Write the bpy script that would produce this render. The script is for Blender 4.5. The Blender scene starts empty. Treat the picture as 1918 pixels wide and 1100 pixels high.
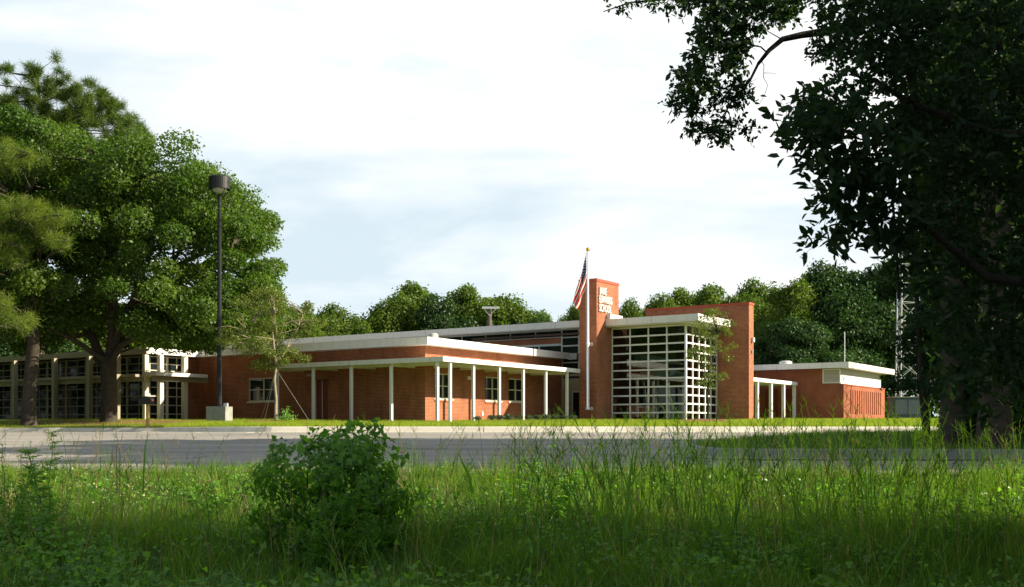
import bpy, math, random
import numpy as np
from mathutils import Vector, noise
random.seed(7); RNG = np.random.default_rng(11)
S = bpy.context.scene
COL = S.collection
PI = math.pi
# ------------------------------------------------------------------ frame of reference
F, HY, CX = 2072.0, 807.0, 959.0
ZC = 1.35                                   # eye height above the weedy field
TH = math.radians(33.684)
UX, UY = math.sin(TH), math.cos(TH)         # direction of the sunlit walls
WX, WY = math.cos(TH), -math.sin(TH)        # direction of the shaded walls
AX, AY = -4.033, 51.4                       # brick corner of the front wing
def P(u, b, z): return (AX+u*UX+b*WX, AY+u*UY+b*WY, ZC+z)
def at(px, py, D): return ((px-CX)/F*D, D, ZC-(py-HY)/F*D)
# ------------------------------------------------------------------ terrain profile (relative to eye height)
KX = [-80,-21,-14.2,-13.2,-12.6,-12.2,-11.3,-7.9,-7,0,10,30,90]
KY = [47,45,44.2,43.2,41,38.6,36.8,32.4,31.8,31.6,32,33.5,38]
def kerb_y(x): return np.interp(x, KX, KY)
def road_z(y): return np.where(y < 31, -.05-.036*(31-y), -.05)
def edge_y(x): return np.interp(x, [-30,-8,5,30],[17.5,16.5,15.7,15.5])
def field_z(x, y):
    e = edge_y(x)
    base = road_z(e)
    d = np.maximum(0, e-y)
    return np.where(y < e, base-.10*np.minimum(d,7)-.02*np.clip(d-7,0,30)+.04*np.sin(x*1.3+y*.7)*np.minimum(d,1), road_z(y)-.02)
def lawn_z(x, y):
    k = kerb_y(x)
    p = np.maximum(.36+.02*(np.minimum(y,75)-47), .11+.012*(np.minimum(y,75)-31))
    return np.minimum(.10+.05*(y-k), p)
# ------------------------------------------------------------------ materials
def mat(name):
    m = bpy.data.materials.new(name); m.use_nodes = True
    nt = m.node_tree; nt.nodes.clear()
    return m, nt, nt.nodes, nt.links
def node(ns, t, **k):
    n = ns.new(t)
    for a, v in k.items():
        if a.startswith('_'): setattr(n, a[1:], v)
        else: n.inputs[a].default_value = v
    return n
def out(nt, sh):
    o = nt.nodes.new('ShaderNodeOutputMaterial'); nt.links.new(sh, o.inputs['Surface']); return o
def c4(c): return (c[0], c[1], c[2], 1)
def plain(name, col, rough=.6, metal=0, var=.12, scale=3.0, bump=0.0, bscale=40, spec=.4, stain=None, stain_amt=.3):
    m, nt, ns, L = mat(name)
    p = ns.new('ShaderNodeBsdfPrincipled')
    p.inputs['Roughness'].default_value = rough; p.inputs['Metallic'].default_value = metal
    p.inputs['Specular IOR Level'].default_value = spec
    tc = ns.new('ShaderNodeTexCoord')
    n1 = node(ns, 'ShaderNodeTexNoise', Scale=scale, Detail=6.0, Roughness=.6)
    L.new(tc.outputs['Object'], n1.inputs['Vector'])
    r = ns.new('ShaderNodeValToRGB')
    r.color_ramp.elements[0].position = .3; r.color_ramp.elements[1].position = .7
    r.color_ramp.elements[0].color = c4([max(0,x*(1-var)) for x in col]); r.color_ramp.elements[1].color = c4([x*(1+var) for x in col])
    L.new(n1.outputs['Fac'], r.inputs['Fac'])
    base = r.outputs['Color']
    if stain:
        n2 = node(ns, 'ShaderNodeTexNoise', Scale=scale*.35, Detail=8.0, Roughness=.7)
        L.new(tc.outputs['Object'], n2.inputs['Vector'])
        r2 = ns.new('ShaderNodeValToRGB'); r2.color_ramp.elements[0].position = .5; r2.color_ramp.elements[1].position = .75
        r2.color_ramp.elements[0].color = (0,0,0,1); r2.color_ramp.elements[1].color = (stain_amt,)*3+(1,)
        L.new(n2.outputs['Fac'], r2.inputs['Fac'])
        mx = ns.new('ShaderNodeMixRGB'); mx.inputs['Color2'].default_value = c4(stain)
        L.new(r2.outputs['Color'], mx.inputs['Fac']); L.new(base, mx.inputs['Color1']); base = mx.outputs['Color']
    L.new(base, p.inputs['Base Color'])
    if bump:
        n3 = node(ns, 'ShaderNodeTexNoise', Scale=bscale, Detail=4.0)
        L.new(tc.outputs['Object'], n3.inputs['Vector'])
        b = node(ns, 'ShaderNodeBump', Strength=bump, Distance=.02)
        L.new(n3.outputs['Fac'], b.inputs['Height']); L.new(b.outputs['Normal'], p.inputs['Normal'])
    out(nt, p.outputs['BSDF']); return m
def streaked(name, col, rough, dirt, amt):
    """painted metal trim: faint run-off streaks and panel seams every 3 m"""
    m, nt, ns, L = mat(name)
    p = ns.new('ShaderNodeBsdfPrincipled'); p.inputs['Roughness'].default_value = rough; p.inputs['Specular IOR Level'].default_value = .35
    tc = ns.new('ShaderNodeTexCoord'); mp = ns.new('ShaderNodeMapping'); mp.inputs['Scale'].default_value = (3.2,3.2,.45); L.new(tc.outputs['Object'], mp.inputs['Vector'])
    n = node(ns, 'ShaderNodeTexNoise', Scale=1.6, Detail=7.0, Roughness=.7); L.new(mp.outputs[0], n.inputs['Vector'])
    r = ns.new('ShaderNodeValToRGB'); r.color_ramp.elements[0].position = .48; r.color_ramp.elements[1].position = .8
    r.color_ramp.elements[0].color = (0,0,0,1); r.color_ramp.elements[1].color = (amt,)*3+(1,); L.new(n.outputs['Fac'], r.inputs['Fac'])
    mx = ns.new('ShaderNodeMixRGB'); mx.inputs['Color1'].default_value = c4(col); mx.inputs['Color2'].default_value = c4(dirt); L.new(r.outputs['Color'], mx.inputs['Fac'])
    uv = ns.new('ShaderNodeUVMap'); sx = ns.new('ShaderNodeSeparateXYZ'); L.new(uv.outputs['UV'], sx.inputs[0])
    pm = ns.new('ShaderNodeMath'); pm.operation = 'PINGPONG'; pm.inputs[1].default_value = 1.52; L.new(sx.outputs[0], pm.inputs[0])
    lt = ns.new('ShaderNodeMath'); lt.operation = 'LESS_THAN'; lt.inputs[1].default_value = .012; L.new(pm.outputs[0], lt.inputs[0])
    sc = ns.new('ShaderNodeMath'); sc.operation = 'MULTIPLY'; sc.inputs[1].default_value = .45; L.new(lt.outputs[0], sc.inputs[0])
    m2 = ns.new('ShaderNodeMixRGB'); m2.inputs['Color2'].default_value = c4([x*.4 for x in dirt]); L.new(sc.outputs[0], m2.inputs['Fac']); L.new(mx.outputs['Color'], m2.inputs['Color1'])
    L.new(m2.outputs['Color'], p.inputs['Base Color']); out(nt, p.outputs['BSDF']); return m
def asphaltmat():
    m, nt, ns, L = mat('asphalt')
    p = ns.new('ShaderNodeBsdfPrincipled'); p.inputs['Roughness'].default_value = .9; p.inputs['Specular IOR Level'].default_value = .25
    tc = ns.new('ShaderNodeTexCoord'); mp = ns.new('ShaderNodeMapping'); mp.inputs['Scale'].default_value = (.16,.75,1); L.new(tc.outputs['Object'], mp.inputs['Vector'])
    n = node(ns, 'ShaderNodeTexNoise', Scale=1.5, Detail=8.0, Roughness=.65); L.new(mp.outputs[0], n.inputs['Vector'])
    r = ns.new('ShaderNodeValToRGB'); r.color_ramp.elements[0].position = .3; r.color_ramp.elements[1].position = .72
    r.color_ramp.elements[0].color = (.175,.172,.16,1); r.color_ramp.elements[1].color = (.33,.315,.275,1); L.new(n.outputs['Fac'], r.inputs['Fac'])
    g = node(ns, 'ShaderNodeTexNoise', Scale=55.0, Detail=3.0); L.new(tc.outputs['Object'], g.inputs['Vector'])
    gr = ns.new('ShaderNodeMapRange'); gr.inputs['To Min'].default_value = .8; gr.inputs['To Max'].default_value = 1.2; L.new(g.outputs['Fac'], gr.inputs['Value'])
    mu = ns.new('ShaderNodeMixRGB'); mu.blend_type = 'MULTIPLY'; mu.inputs['Fac'].default_value = 1; L.new(r.outputs['Color'], mu.inputs['Color1']); L.new(gr.outputs[0], mu.inputs['Color2'])
    v = ns.new('ShaderNodeTexVoronoi'); v.feature = 'DISTANCE_TO_EDGE'; v.inputs['Scale'].default_value = .33
    dn = node(ns, 'ShaderNodeTexNoise', Scale=1.3, Detail=4.0); L.new(tc.outputs['Object'], dn.inputs['Vector'])
    vm = ns.new('ShaderNodeVectorMath'); vm.operation = 'MULTIPLY_ADD'; vm.inputs[1].default_value = (1.2,1.2,0); L.new(dn.outputs['Color'], vm.inputs[0]); L.new(tc.outputs['Object'], vm.inputs[2]); L.new(vm.outputs[0], v.inputs['Vector'])
    lt = ns.new('ShaderNodeMath'); lt.operation = 'LESS_THAN'; lt.inputs[1].default_value = .008; L.new(v.outputs['Distance'], lt.inputs[0])
    sc = ns.new('ShaderNodeMath'); sc.operation = 'MULTIPLY'; sc.inputs[1].default_value = .6; L.new(lt.outputs[0], sc.inputs[0])
    m2 = ns.new('ShaderNodeMixRGB'); m2.inputs['Color2'].default_value = (.05,.05,.05,1); L.new(sc.outputs[0], m2.inputs['Fac']); L.new(mu.outputs['Color'], m2.inputs['Color1'])
    L.new(m2.outputs['Color'], p.inputs['Base Color']); b = node(ns, 'ShaderNodeBump', Strength=.3, Distance=.01); L.new(g.outputs['Fac'], b.inputs['Height']); L.new(b.outputs['Normal'], p.inputs['Normal'])
    out(nt, p.outputs['BSDF']); return m
def brick(name, c1, c2, mortar):
    m, nt, ns, L = mat(name)
    p = ns.new('ShaderNodeBsdfPrincipled'); p.inputs['Roughness'].default_value = .85; p.inputs['Specular IOR Level'].default_value = .2
    uv = ns.new('ShaderNodeUVMap')
    t = ns.new('ShaderNodeTexBrick')
    t.inputs['Scale'].default_value = 1; t.inputs['Brick Width'].default_value = .205; t.inputs['Row Height'].default_value = .0677
    t.inputs['Mortar Size'].default_value = .010; t.inputs['Mortar Smooth'].default_value = .2
    t.inputs['Color1'].default_value = c4(c1); t.inputs['Color2'].default_value = c4(c2); t.inputs['Mortar'].default_value = c4(mortar)
    t.inputs['Bias'].default_value = -.1
    L.new(uv.outputs['UV'], t.inputs['Vector'])
    n = node(ns, 'ShaderNodeTexNoise', Scale=.9, Detail=7.0, Roughness=.65); L.new(uv.outputs['UV'], n.inputs['Vector'])
    mr = ns.new('ShaderNodeMapRange'); mr.inputs['From Min'].default_value = .3; mr.inputs['From Max'].default_value = .7
    mr.inputs['To Min'].default_value = .8; mr.inputs['To Max'].default_value = 1.16
    L.new(n.outputs['Fac'], mr.inputs['Value'])
    mx = ns.new('ShaderNodeMixRGB'); mx.blend_type = 'MULTIPLY'; mx.inputs['Fac'].default_value = 1
    L.new(t.outputs['Color'], mx.inputs['Color1']); L.new(mr.outputs['Result'], mx.inputs['Color2'])
    mp = ns.new('ShaderNodeMapping'); mp.inputs['Scale'].default_value = (1.6,.28,1); L.new(uv.outputs['UV'], mp.inputs['Vector'])
    n2 = node(ns, 'ShaderNodeTexNoise', Scale=1.1, Detail=6.0, Roughness=.7); L.new(mp.outputs[0], n2.inputs['Vector'])
    m3 = ns.new('ShaderNodeMapRange'); m3.inputs['From Min'].default_value = .5; m3.inputs['From Max'].default_value = .75; m3.inputs['To Min'].default_value = 0; m3.inputs['To Max'].default_value = .5; L.new(n2.outputs['Fac'], m3.inputs['Value'])
    mk = ns.new('ShaderNodeMixRGB'); mk.inputs['Color2'].default_value = c4([c2[0]*.5,c2[1]*.6,c2[2]*.8]); L.new(m3.outputs[0], mk.inputs['Fac']); L.new(mx.outputs['Color'], mk.inputs['Color1'])
    L.new(mk.outputs['Color'], p.inputs['Base Color'])
    b = node(ns, 'ShaderNodeBump', Strength=.5, Distance=.01); b.invert = True
    L.new(t.outputs['Fac'], b.inputs['Height']); L.new(b.outputs['Normal'], p.inputs['Normal'])
    out(nt, p.outputs['BSDF']); return m
def leafmat(name, ca, cb, trans=.35, tcol=None, rough=.5, gloss=.08, attr='rnd'):
    m, nt, ns, L = mat(name)
    a = ns.new('ShaderNodeAttribute'); a.attribute_name = attr
    r = ns.new('ShaderNodeValToRGB'); r.color_ramp.elements[0].color = c4(ca); r.color_ramp.elements[1].color = c4(cb)
    L.new(a.outputs['Fac'], r.inputs['Fac'])
    d = ns.new('ShaderNodeBsdfDiffuse'); L.new(r.outputs['Color'], d.inputs['Color'])
    t = ns.new('ShaderNodeBsdfTranslucent')
    mm = ns.new('ShaderNodeMixRGB'); mm.blend_type = 'MULTIPLY'; mm.inputs['Fac'].default_value = 1
    mm.inputs['Color2'].default_value = c4(tcol or (1.7,1.9,.7))
    L.new(r.outputs['Color'], mm.inputs['Color1']); L.new(mm.outputs['Color'], t.inputs['Color'])
    mx = ns.new('ShaderNodeMixShader'); mx.inputs['Fac'].default_value = trans
    L.new(d.outputs['BSDF'], mx.inputs[1]); L.new(t.outputs['BSDF'], mx.inputs[2])
    sh = mx.outputs['Shader']
    if gloss:
        g = node(ns, 'ShaderNodeBsdfGlossy', Roughness=rough); g.inputs['Color'].default_value = (.8,.85,.8,1)
        m2 = ns.new('ShaderNodeMixShader'); m2.inputs['Fac'].default_value = gloss
        L.new(sh, m2.inputs[1]); L.new(g.outputs['BSDF'], m2.inputs[2]); sh = m2.outputs['Shader']
    out(nt, sh); return m
def glassmat(name, tint, through=.85):
    m, nt, ns, L = mat(name)
    fr = node(ns, 'ShaderNodeFresnel', IOR=1.5)
    t = ns.new('ShaderNodeBsdfTransparent'); t.inputs['Color'].default_value = c4(tint)
    g = node(ns, 'ShaderNodeBsdfGlossy', Roughness=.01); g.inputs['Color'].default_value = (.9,.95,.95,1)
    mx = ns.new('ShaderNodeMixShader')
    L.new(fr.outputs['Fac'], mx.inputs['Fac']); L.new(t.outputs['BSDF'], mx.inputs[1]); L.new(g.outputs['BSDF'], mx.inputs[2])
    out(nt, mx.outputs['Shader']); return m
M = {}
M['brick'] = brick('red_brick', (.39,.102,.044), (.24,.060,.027), (.42,.27,.165))
M['brick2'] = brick('annex_brick', (.35,.088,.040), (.26,.064,.030), (.38,.20,.12))
M['white'] = streaked('white_painted_metal', (.80,.80,.77), .5, (.40,.38,.32), .4)
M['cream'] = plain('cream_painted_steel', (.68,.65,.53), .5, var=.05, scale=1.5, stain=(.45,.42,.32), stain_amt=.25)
M['cream_shaded'] = plain('shaded_cream_steel', (.33,.295,.20), .6, var=.08, scale=1.5)  # cream paint darkened: oak shade on the left wing put into the colour
M['aluminium'] = plain('pale_aluminium_frame', (.58,.62,.58), .4, var=.05)
M['grey'] = plain('galvanised_grey', (.35,.38,.38), .5, var=.1)
M['dark'] = plain('black_paint', (.012,.014,.016), .45, var=.2)
M['coping'] = plain('red_coping', (.40,.07,.03), .6, var=.12)
M['roofing'] = plain('roof_membrane', (.35,.35,.33), .9, var=.12)
M['pane'] = plain('dark_window_glass', (.010,.018,.018), .05, var=.3, scale=.6, spec=.28)
M['glass'] = glassmat('clear_glass', (.50,.56,.53))
M['interior'] = plain('interior_wall', (.10,.07,.055), .9, var=.3, scale=.5)
M['floorin'] = plain('interior_floor', (.05,.045,.04), .5)
M['door'] = plain('dark_red_door', (.20,.035,.02), .5, var=.1)
M['beige'] = plain('beige_wall_panel', (.36,.32,.22), .6, var=.06)
M['louvre'] = plain('grey_louvre', (.42,.42,.36), .5, var=.05)
M['asphalt'] = asphaltmat()
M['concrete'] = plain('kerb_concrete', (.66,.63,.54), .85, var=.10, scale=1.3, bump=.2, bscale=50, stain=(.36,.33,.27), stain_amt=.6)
M['shaded_stained_concrete'] = plain('shaded_stained_concrete', (.27,.28,.245), .9, var=.2, scale=2.5, bump=.2, bscale=40, stain=(.16,.18,.15), stain_amt=.7)  # stains, plus a darker tone that paints tree shade onto the island kerb
M['soil'] = plain('field_soil', (.035,.035,.018), .95, var=.5, scale=2.5, bump=.6, bscale=20)
M['turf'] = plain('mown_lawn', (.11,.16,.014), .95, var=.3, scale=1.2, bump=.8, bscale=45, stain=(.16,.15,.05), stain_amt=.6)
M['mulch'] = plain('pine_mulch', (.20,.09,.045), .95, var=.35, scale=9, bump=.7, bscale=40)
M['bark'] = plain('bark', (.055,.045,.033), .95, var=.4, scale=6, bump=.9, bscale=18)
M['barkl'] = plain('pale_bark', (.26,.22,.15), .9, var=.25, scale=9, bump=.4, bscale=30)
M['barkd'] = plain('dark_bark', (.03,.026,.02), .95, var=.4, scale=7, bump=.9, bscale=20)
M['wood'] = plain('yellow_pine_post', (.50,.34,.13), .8, var=.15, scale=5)
M['polewood'] = plain('weathered_pole_wood', (.10,.085,.07), .9, var=.2, scale=4)
M['flagpole'] = plain('white_flagpole', (.78,.78,.76), .35, var=.03)
M['gold'] = plain('gold_ball', (.75,.5,.12), .3, metal=.9, var=.05)
M['oak'] = leafmat('oak_leaf', (.034,.080,.012), (.105,.172,.024), .42, gloss=.02)
M['pine'] = leafmat('pine_needle', (.035,.075,.010), (.095,.145,.018), .3, gloss=.02)
M['pine2'] = leafmat('golden_pine_needle', (.06,.12,.012), (.17,.215,.028), .38, gloss=.02)
M['wood1'] = leafmat('far_leaf', (.045,.095,.014), (.13,.185,.028), .38, gloss=.015)
M['wood2'] = leafmat('far_dark_leaf', (.018,.050,.014), (.045,.095,.020), .25, gloss=.02)
M['young'] = leafmat('young_oak_leaf', (.065,.105,.014), (.15,.18,.03), .4, gloss=.03)
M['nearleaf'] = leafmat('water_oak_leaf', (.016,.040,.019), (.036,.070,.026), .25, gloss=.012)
M['vine'] = leafmat('vine_leaf', (.05,.15,.02), (.17,.34,.035), .48, rough=.4, gloss=.03)
M['grass'] = leafmat('weedy_grass', (.028,.10,.016), (.18,.28,.028), .47, gloss=.02)
M['straw'] = leafmat('dry_stalk', (.20,.15,.06), (.36,.28,.12), .3)
M['thatch'] = leafmat('dead_thatch_leaf', (.10,.05,.025), (.22,.13,.06), .3)
M['weed2'] = leafmat('arching_blade', (.028,.10,.018), (.11,.23,.035), .38, gloss=.03)
M['petal'] = leafmat('pale_petal', (.55,.50,.30), (.75,.72,.5), .4, gloss=.01)
M['weed'] = leafmat('weed_leaf', (.07,.20,.02), (.18,.36,.03), .45)
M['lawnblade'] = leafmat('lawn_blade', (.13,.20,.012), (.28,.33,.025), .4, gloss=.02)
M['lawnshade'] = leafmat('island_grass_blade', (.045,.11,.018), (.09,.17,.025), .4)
M['shrub'] = leafmat('hedge_leaf', (.018,.04,.010), (.04,.075,.016), .2)
# flag material: stripes, canton and stars laid out in the cloth's own UV
def flagmat():
    m, nt, ns, L = mat('flag_cloth')
    uv = ns.new('ShaderNodeUVMap'); sp = ns.new('ShaderNodeSeparateXYZ'); L.new(uv.outputs['UV'], sp.inputs[0])
    def ma(op, a, b=None):
        n = ns.new('ShaderNodeMath'); n.operation = op
        for i, v in enumerate((a, b)):
            if v is None: continue
            if hasattr(v, 'links') or not isinstance(v, (int, float)): L.new(v, n.inputs[i])
            else: n.inputs[i].default_value = v
        return n.outputs[0]
    x, y = sp.outputs[0], sp.outputs[1]
    st = ma('MODULO', ma('FLOOR', ma('MULTIPLY', y, 12.999)), 2.0)          # 0 -> red (bottom and top stripe), 1 -> white
    mx = ns.new('ShaderNodeMixRGB'); mx.inputs['Color1'].default_value = (.60,.012,.014,1); mx.inputs['Color2'].default_value = (.85,.80,.74,1)
    L.new(st, mx.inputs['Fac'])
    can = ma('MULTIPLY', ma('LESS_THAN', x, .4), ma('GREATER_THAN', y, 6/13))
    sx = ma('SUBTRACT', ma('FRACT', ma('MULTIPLY', x, 15.0)), .5); sy = ma('SUBTRACT', ma('FRACT', ma('MULTIPLY', y, 11.0)), .5)
    star = ma('LESS_THAN', ma('ADD', ma('MULTIPLY', sx, sx), ma('MULTIPLY', sy, sy)), .06)
    mc = ns.new('ShaderNodeMixRGB'); mc.inputs['Color1'].default_value = (.008,.014,.085,1); mc.inputs['Color2'].default_value = (.6,.6,.6,1)
    L.new(star, mc.inputs['Fac'])
    m3 = ns.new('ShaderNodeMixRGB'); L.new(can, m3.inputs['Fac']); L.new(mx.outputs['Color'], m3.inputs['Color1']); L.new(mc.outputs['Color'], m3.inputs['Color2'])
    d = ns.new('ShaderNodeBsdfDiffuse'); t = ns.new('ShaderNodeBsdfTranslucent')
    L.new(m3.outputs['Color'], d.inputs['Color']); L.new(m3.outputs['Color'], t.inputs['Color'])
    s = ns.new('ShaderNodeMixShader'); s.inputs['Fac'].default_value = .35; L.new(d.outputs[0], s.inputs[1]); L.new(t.outputs[0], s.inputs[2])
    out(nt, s.outputs[0]); return m
M['flag'] = flagmat()
# ------------------------------------------------------------------ mesh building
class MB:
    def __init__(s): s.v = []; s.f = []; s.uv = []; s.smooth = []
    def face(s, pts, uvs=None, smooth=False):
        i = len(s.v); s.v += [tuple(p) for p in pts]; s.f.append(tuple(range(i, i+len(pts))))
        s.uv += list(uvs) if uvs else [(p[0], p[2]) for p in pts]; s.smooth.append(smooth)
    def box(s, u0, u1, b0, b1, z0, z1):
        """box in the building's own frame, brick UVs in metres"""
        if u0 > u1: u0, u1 = u1, u0
        if b0 > b1: b0, b1 = b1, b0
        p = lambda u, b, z: P(u, b, z)
        s.face([p(u0,b0,z0),p(u0,b1,z0),p(u0,b1,z1),p(u0,b0,z1)], [(b0,z0),(b1,z0),(b1,z1),(b0,z1)])
        s.face([p(u1,b1,z0),p(u1,b0,z0),p(u1,b0,z1),p(u1,b1,z1)], [(-b1,z0),(-b0,z0),(-b0,z1),(-b1,z1)])
        s.face([p(u0,b1,z0),p(u1,b1,z0),p(u1,b1,z1),p(u0,b1,z1)], [(b1+u0,z0),(b1+u1,z0),(b1+u1,z1),(b1+u0,z1)])
        s.face([p(u1,b0,z0),p(u0,b0,z0),p(u0,b0,z1),p(u1,b0,z1)], [(b0-u1,z0),(b0-u0,z0),(b0-u0,z1),(b0-u1,z1)])
        s.face([p(u0,b0,z1),p(u0,b1,z1),p(u1,b1,z1),p(u1,b0,z1)], [(b0,u0),(b1,u0),(b1,u1),(b0,u1)])
        s.face([p(u0,b1,z0),p(u0,b0,z0),p(u1,b0,z0),p(u1,b1,z0)], [(b1,u0),(b0,u0),(b0,u1),(b1,u1)])
    def wbox(s, x0, x1, y0, y1, z0, z1):
        c = [(x0,y0,z0),(x1,y0,z0),(x1,y1,z0),(x0,y1,z0),(x0,y0,z1),(x1,y0,z1),(x1,y1,z1),(x0,y1,z1)]
        for q in ((0,1,5,4),(1,2,6,5),(2,3,7,6),(3,0,4,7),(4,5,6,7),(3,2,1,0)): s.face([c[k] for k in q])
    def tube(s, pts, rad, n=8, cap=True):
        pts = [Vector(p) for p in pts]
        if not hasattr(rad, '__len__'): rad = [rad]*len(pts)
        rings = []
        ref = Vector((.3,1,.2)).normalized()
        for i, p in enumerate(pts):
            d = (pts[min(i+1,len(pts)-1)]-pts[max(i-1,0)]).normalized()
            a = d.cross(ref)
            if a.length < 1e-3: a = d.cross(Vector((1,0,0)))
            a.normalize(); b = d.cross(a)
            i0 = len(s.v)
            for k in range(n):
                t = 2*PI*k/n
                s.v.append(tuple(p+(a*math.cos(t)+b*math.sin(t))*rad[i]))
            rings.append(i0)
        for i in range(len(rings)-1):
            for k in range(n):
                s.f.append((rings[i]+k, rings[i]+(k+1)%n, rings[i+1]+(k+1)%n, rings[i+1]+k)); s.smooth.append(True)
                s.uv += [(0,0)]*4
        if cap:
            for r in (rings[0], rings[-1]):
                s.f.append(tuple(range(r, r+n))); s.smooth.append(False); s.uv += [(0,0)]*n
    def disc_solid(s, c, r0, r1, z0, z1, n=24):
        s.tube([(c[0],c[1],z0),(c[0],c[1],z1)], [r0,r1], n)
    def build(s, name, m, parent=None, origin=None, bevel=0):
        o0 = Vector(origin) if origin is not None else (Vector(parent['o']) if parent is not None else Vector((0,0,0)))
        me = bpy.data.meshes.new(name)
        me.from_pydata([tuple(Vector(v)-o0) for v in s.v], [], s.f)
        uvl = me.uv_layers.new(name='UVMap')
        if len(s.uv) == len(me.loops): uvl.data.foreach_set('uv', np.array(s.uv, dtype=np.float32).ravel())
        me.polygons.foreach_set('use_smooth', s.smooth)
        me.materials.append(m); me.update()
        ob = bpy.data.objects.new(name, me); COL.objects.link(ob)
        if bevel:
            b = ob.modifiers.new('bevel', 'BEVEL'); b.width = bevel; b.segments = 2; b.limit_method = 'ANGLE'
        if parent is not None:
            ob.parent = parent
            po = Vector(parent['o']); ob.location = o0-po
        else: ob.location = o0
        ob['o'] = tuple(o0)
        return ob
def root(name, loc, label, cat, group=None, kind=None):
    o = bpy.data.objects.new(name, None); COL.objects.link(o); o.location = loc; o['o'] = tuple(loc); o.empty_display_size = .3
    return tag(o, label, cat, group, kind)
def tag(o, label=None, cat=None, group=None, kind=None):
    if label: o['label'] = label
    if cat: o['category'] = cat
    if group: o['group'] = group
    if kind: o['kind'] = kind
    return o
def bx(name, m, parent, *boxes, **k):
    mb = MB()
    for b in boxes: mb.box(*b)
    return mb.build(name, m, parent, **k)
def np_mesh(name, V, faces, m, parent=None, origin=(0,0,0), rnd=None, smooth=False):
    """faces: (N,k) int array"""
    V = np.asarray(V, dtype=np.float32)-np.asarray(origin, dtype=np.float32)
    N, k = faces.shape
    me = bpy.data.meshes.new(name)
    me.vertices.add(len(V)); me.vertices.foreach_set('co', V.ravel())
    me.loops.add(N*k); me.loops.foreach_set('vertex_index', faces.astype(np.int32).ravel())
    me.polygons.add(N); me.polygons.foreach_set('loop_start', (np.arange(N)*k).astype(np.int32)); me.polygons.foreach_set('loop_total', np.full(N,k,dtype=np.int32))
    if rnd is not None:
        a = me.attributes.new('rnd', 'FLOAT', 'FACE'); a.data.foreach_set('value', np.asarray(rnd, dtype=np.float32))
    if smooth: me.polygons.foreach_set('use_smooth', [True]*N)
    me.materials.append(m); me.update(calc_edges=True)
    ob = bpy.data.objects.new(name, me); COL.objects.link(ob)
    if parent is not None:
        ob.parent = parent; ob.location = Vector(origin)-Vector(parent['o'])
    else: ob.location = origin
    ob['o'] = tuple(origin)
    return ob
def unit(a): return a/np.maximum(1e-9, np.linalg.norm(a, axis=-1, keepdims=True))
def leaves(C, N, size, aspect=.55, droop=0.0, axis=None):
    """rhombic leaves: C centres, N normals, size per leaf -> verts, faces"""
    n = len(C); N = unit(N)
    R = unit(RNG.normal(size=(n,3))) if axis is None else unit(axis+.35*RNG.normal(size=(n,3)))
    A = unit(R-(R*N).sum(1, keepdims=True)*N)
    B = np.cross(N, A)
    s = size[:,None] if hasattr(size, '__len__') else size
    V = np.stack([C-A*s*.5, C+B*s*aspect*.5+N*s*.07, C+A*s*.5-N*s*droop, C-B*s*aspect*.5+N*s*.07], 1).reshape(-1,3)
    Fc = (np.arange(n)[:,None]*4+np.arange(4)[None,:])
    return V, Fc
def leaf6(C, N, size, aspect=.45, axis=None, heart=False, jit=.3):
    """pointed leaf folded along its midrib: 2 quads"""
    n = len(C); N = unit(N)
    R = unit(RNG.normal(size=(n,3))) if axis is None else unit(axis+jit*RNG.normal(size=(n,3)))
    A = unit(R-(R*N).sum(1, keepdims=True)*N); B = np.cross(N, A)
    s = size[:,None]
    w = aspect*.5
    if heart: a0, a1, w1, w2 = .02, .62, w*1.1, w*.62
    else: a0, a1, w1, w2 = .30, .70, w, w*.72
    base = C; tip = C+A*s-N*s*.12
    l1 = C+A*s*a0+B*s*w1+N*s*.08; l2 = C+A*s*a1+B*s*w2+N*s*.04
    r1 = C+A*s*a0-B*s*w1+N*s*.08; r2 = C+A*s*a1-B*s*w2+N*s*.04
    V = np.stack([base,l1,l2,tip,r2,r1],1).reshape(-1,3)
    i = np.arange(n)[:,None]*6
    Fc = np.concatenate([i+np.array([[0,3,2,1]]), i+np.array([[0,5,4,3]])],1).reshape(-1,4)
    return V, Fc
def inpoly(x, y, poly):
    r = np.zeros(np.shape(x), bool); n = len(poly); j = n-1
    for i in range(n):
        xi, yi = poly[i]; xj, yj = poly[j]
        c = ((yi > y) != (yj > y)) & (x < (xj-xi)*(y-yi)/(yj-yi+1e-12)+xi)
        r ^= c; j = i
    return r
def rep(a, n): return np.repeat(a, n, axis=0)
# ================================================================== SETTING
def sheet(name, xs, ys, zf, m, kind='structure'):
    X, Y = np.meshgrid(xs, ys); Z = zf(X, Y)+ZC
    V = np.stack([X,Y,Z],-1).reshape(-1,3); nx, ny = len(xs), len(ys)
    i = (np.arange(ny-1)[:,None]*nx+np.arange(nx-1)[None,:]).ravel()
    Fc = np.stack([i,i+1,i+nx+1,i+nx],1)
    o = np_mesh(name, V, Fc, m, smooth=True); o['kind'] = kind; return o
xs = np.concatenate([np.linspace(-600,-60,10), np.arange(-55,55.1,.5), np.linspace(60,600,10)])
ys = np.concatenate([np.linspace(-300,-20,6), np.arange(-15,17.6,.25), [20,25,30,31,40,60,100,200,600,1500]])
sheet('ground', xs, ys, lambda x, y: np.where(y < edge_y(x)+.02, field_z(x, y), road_z(y)-.12), M['soil'])
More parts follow.
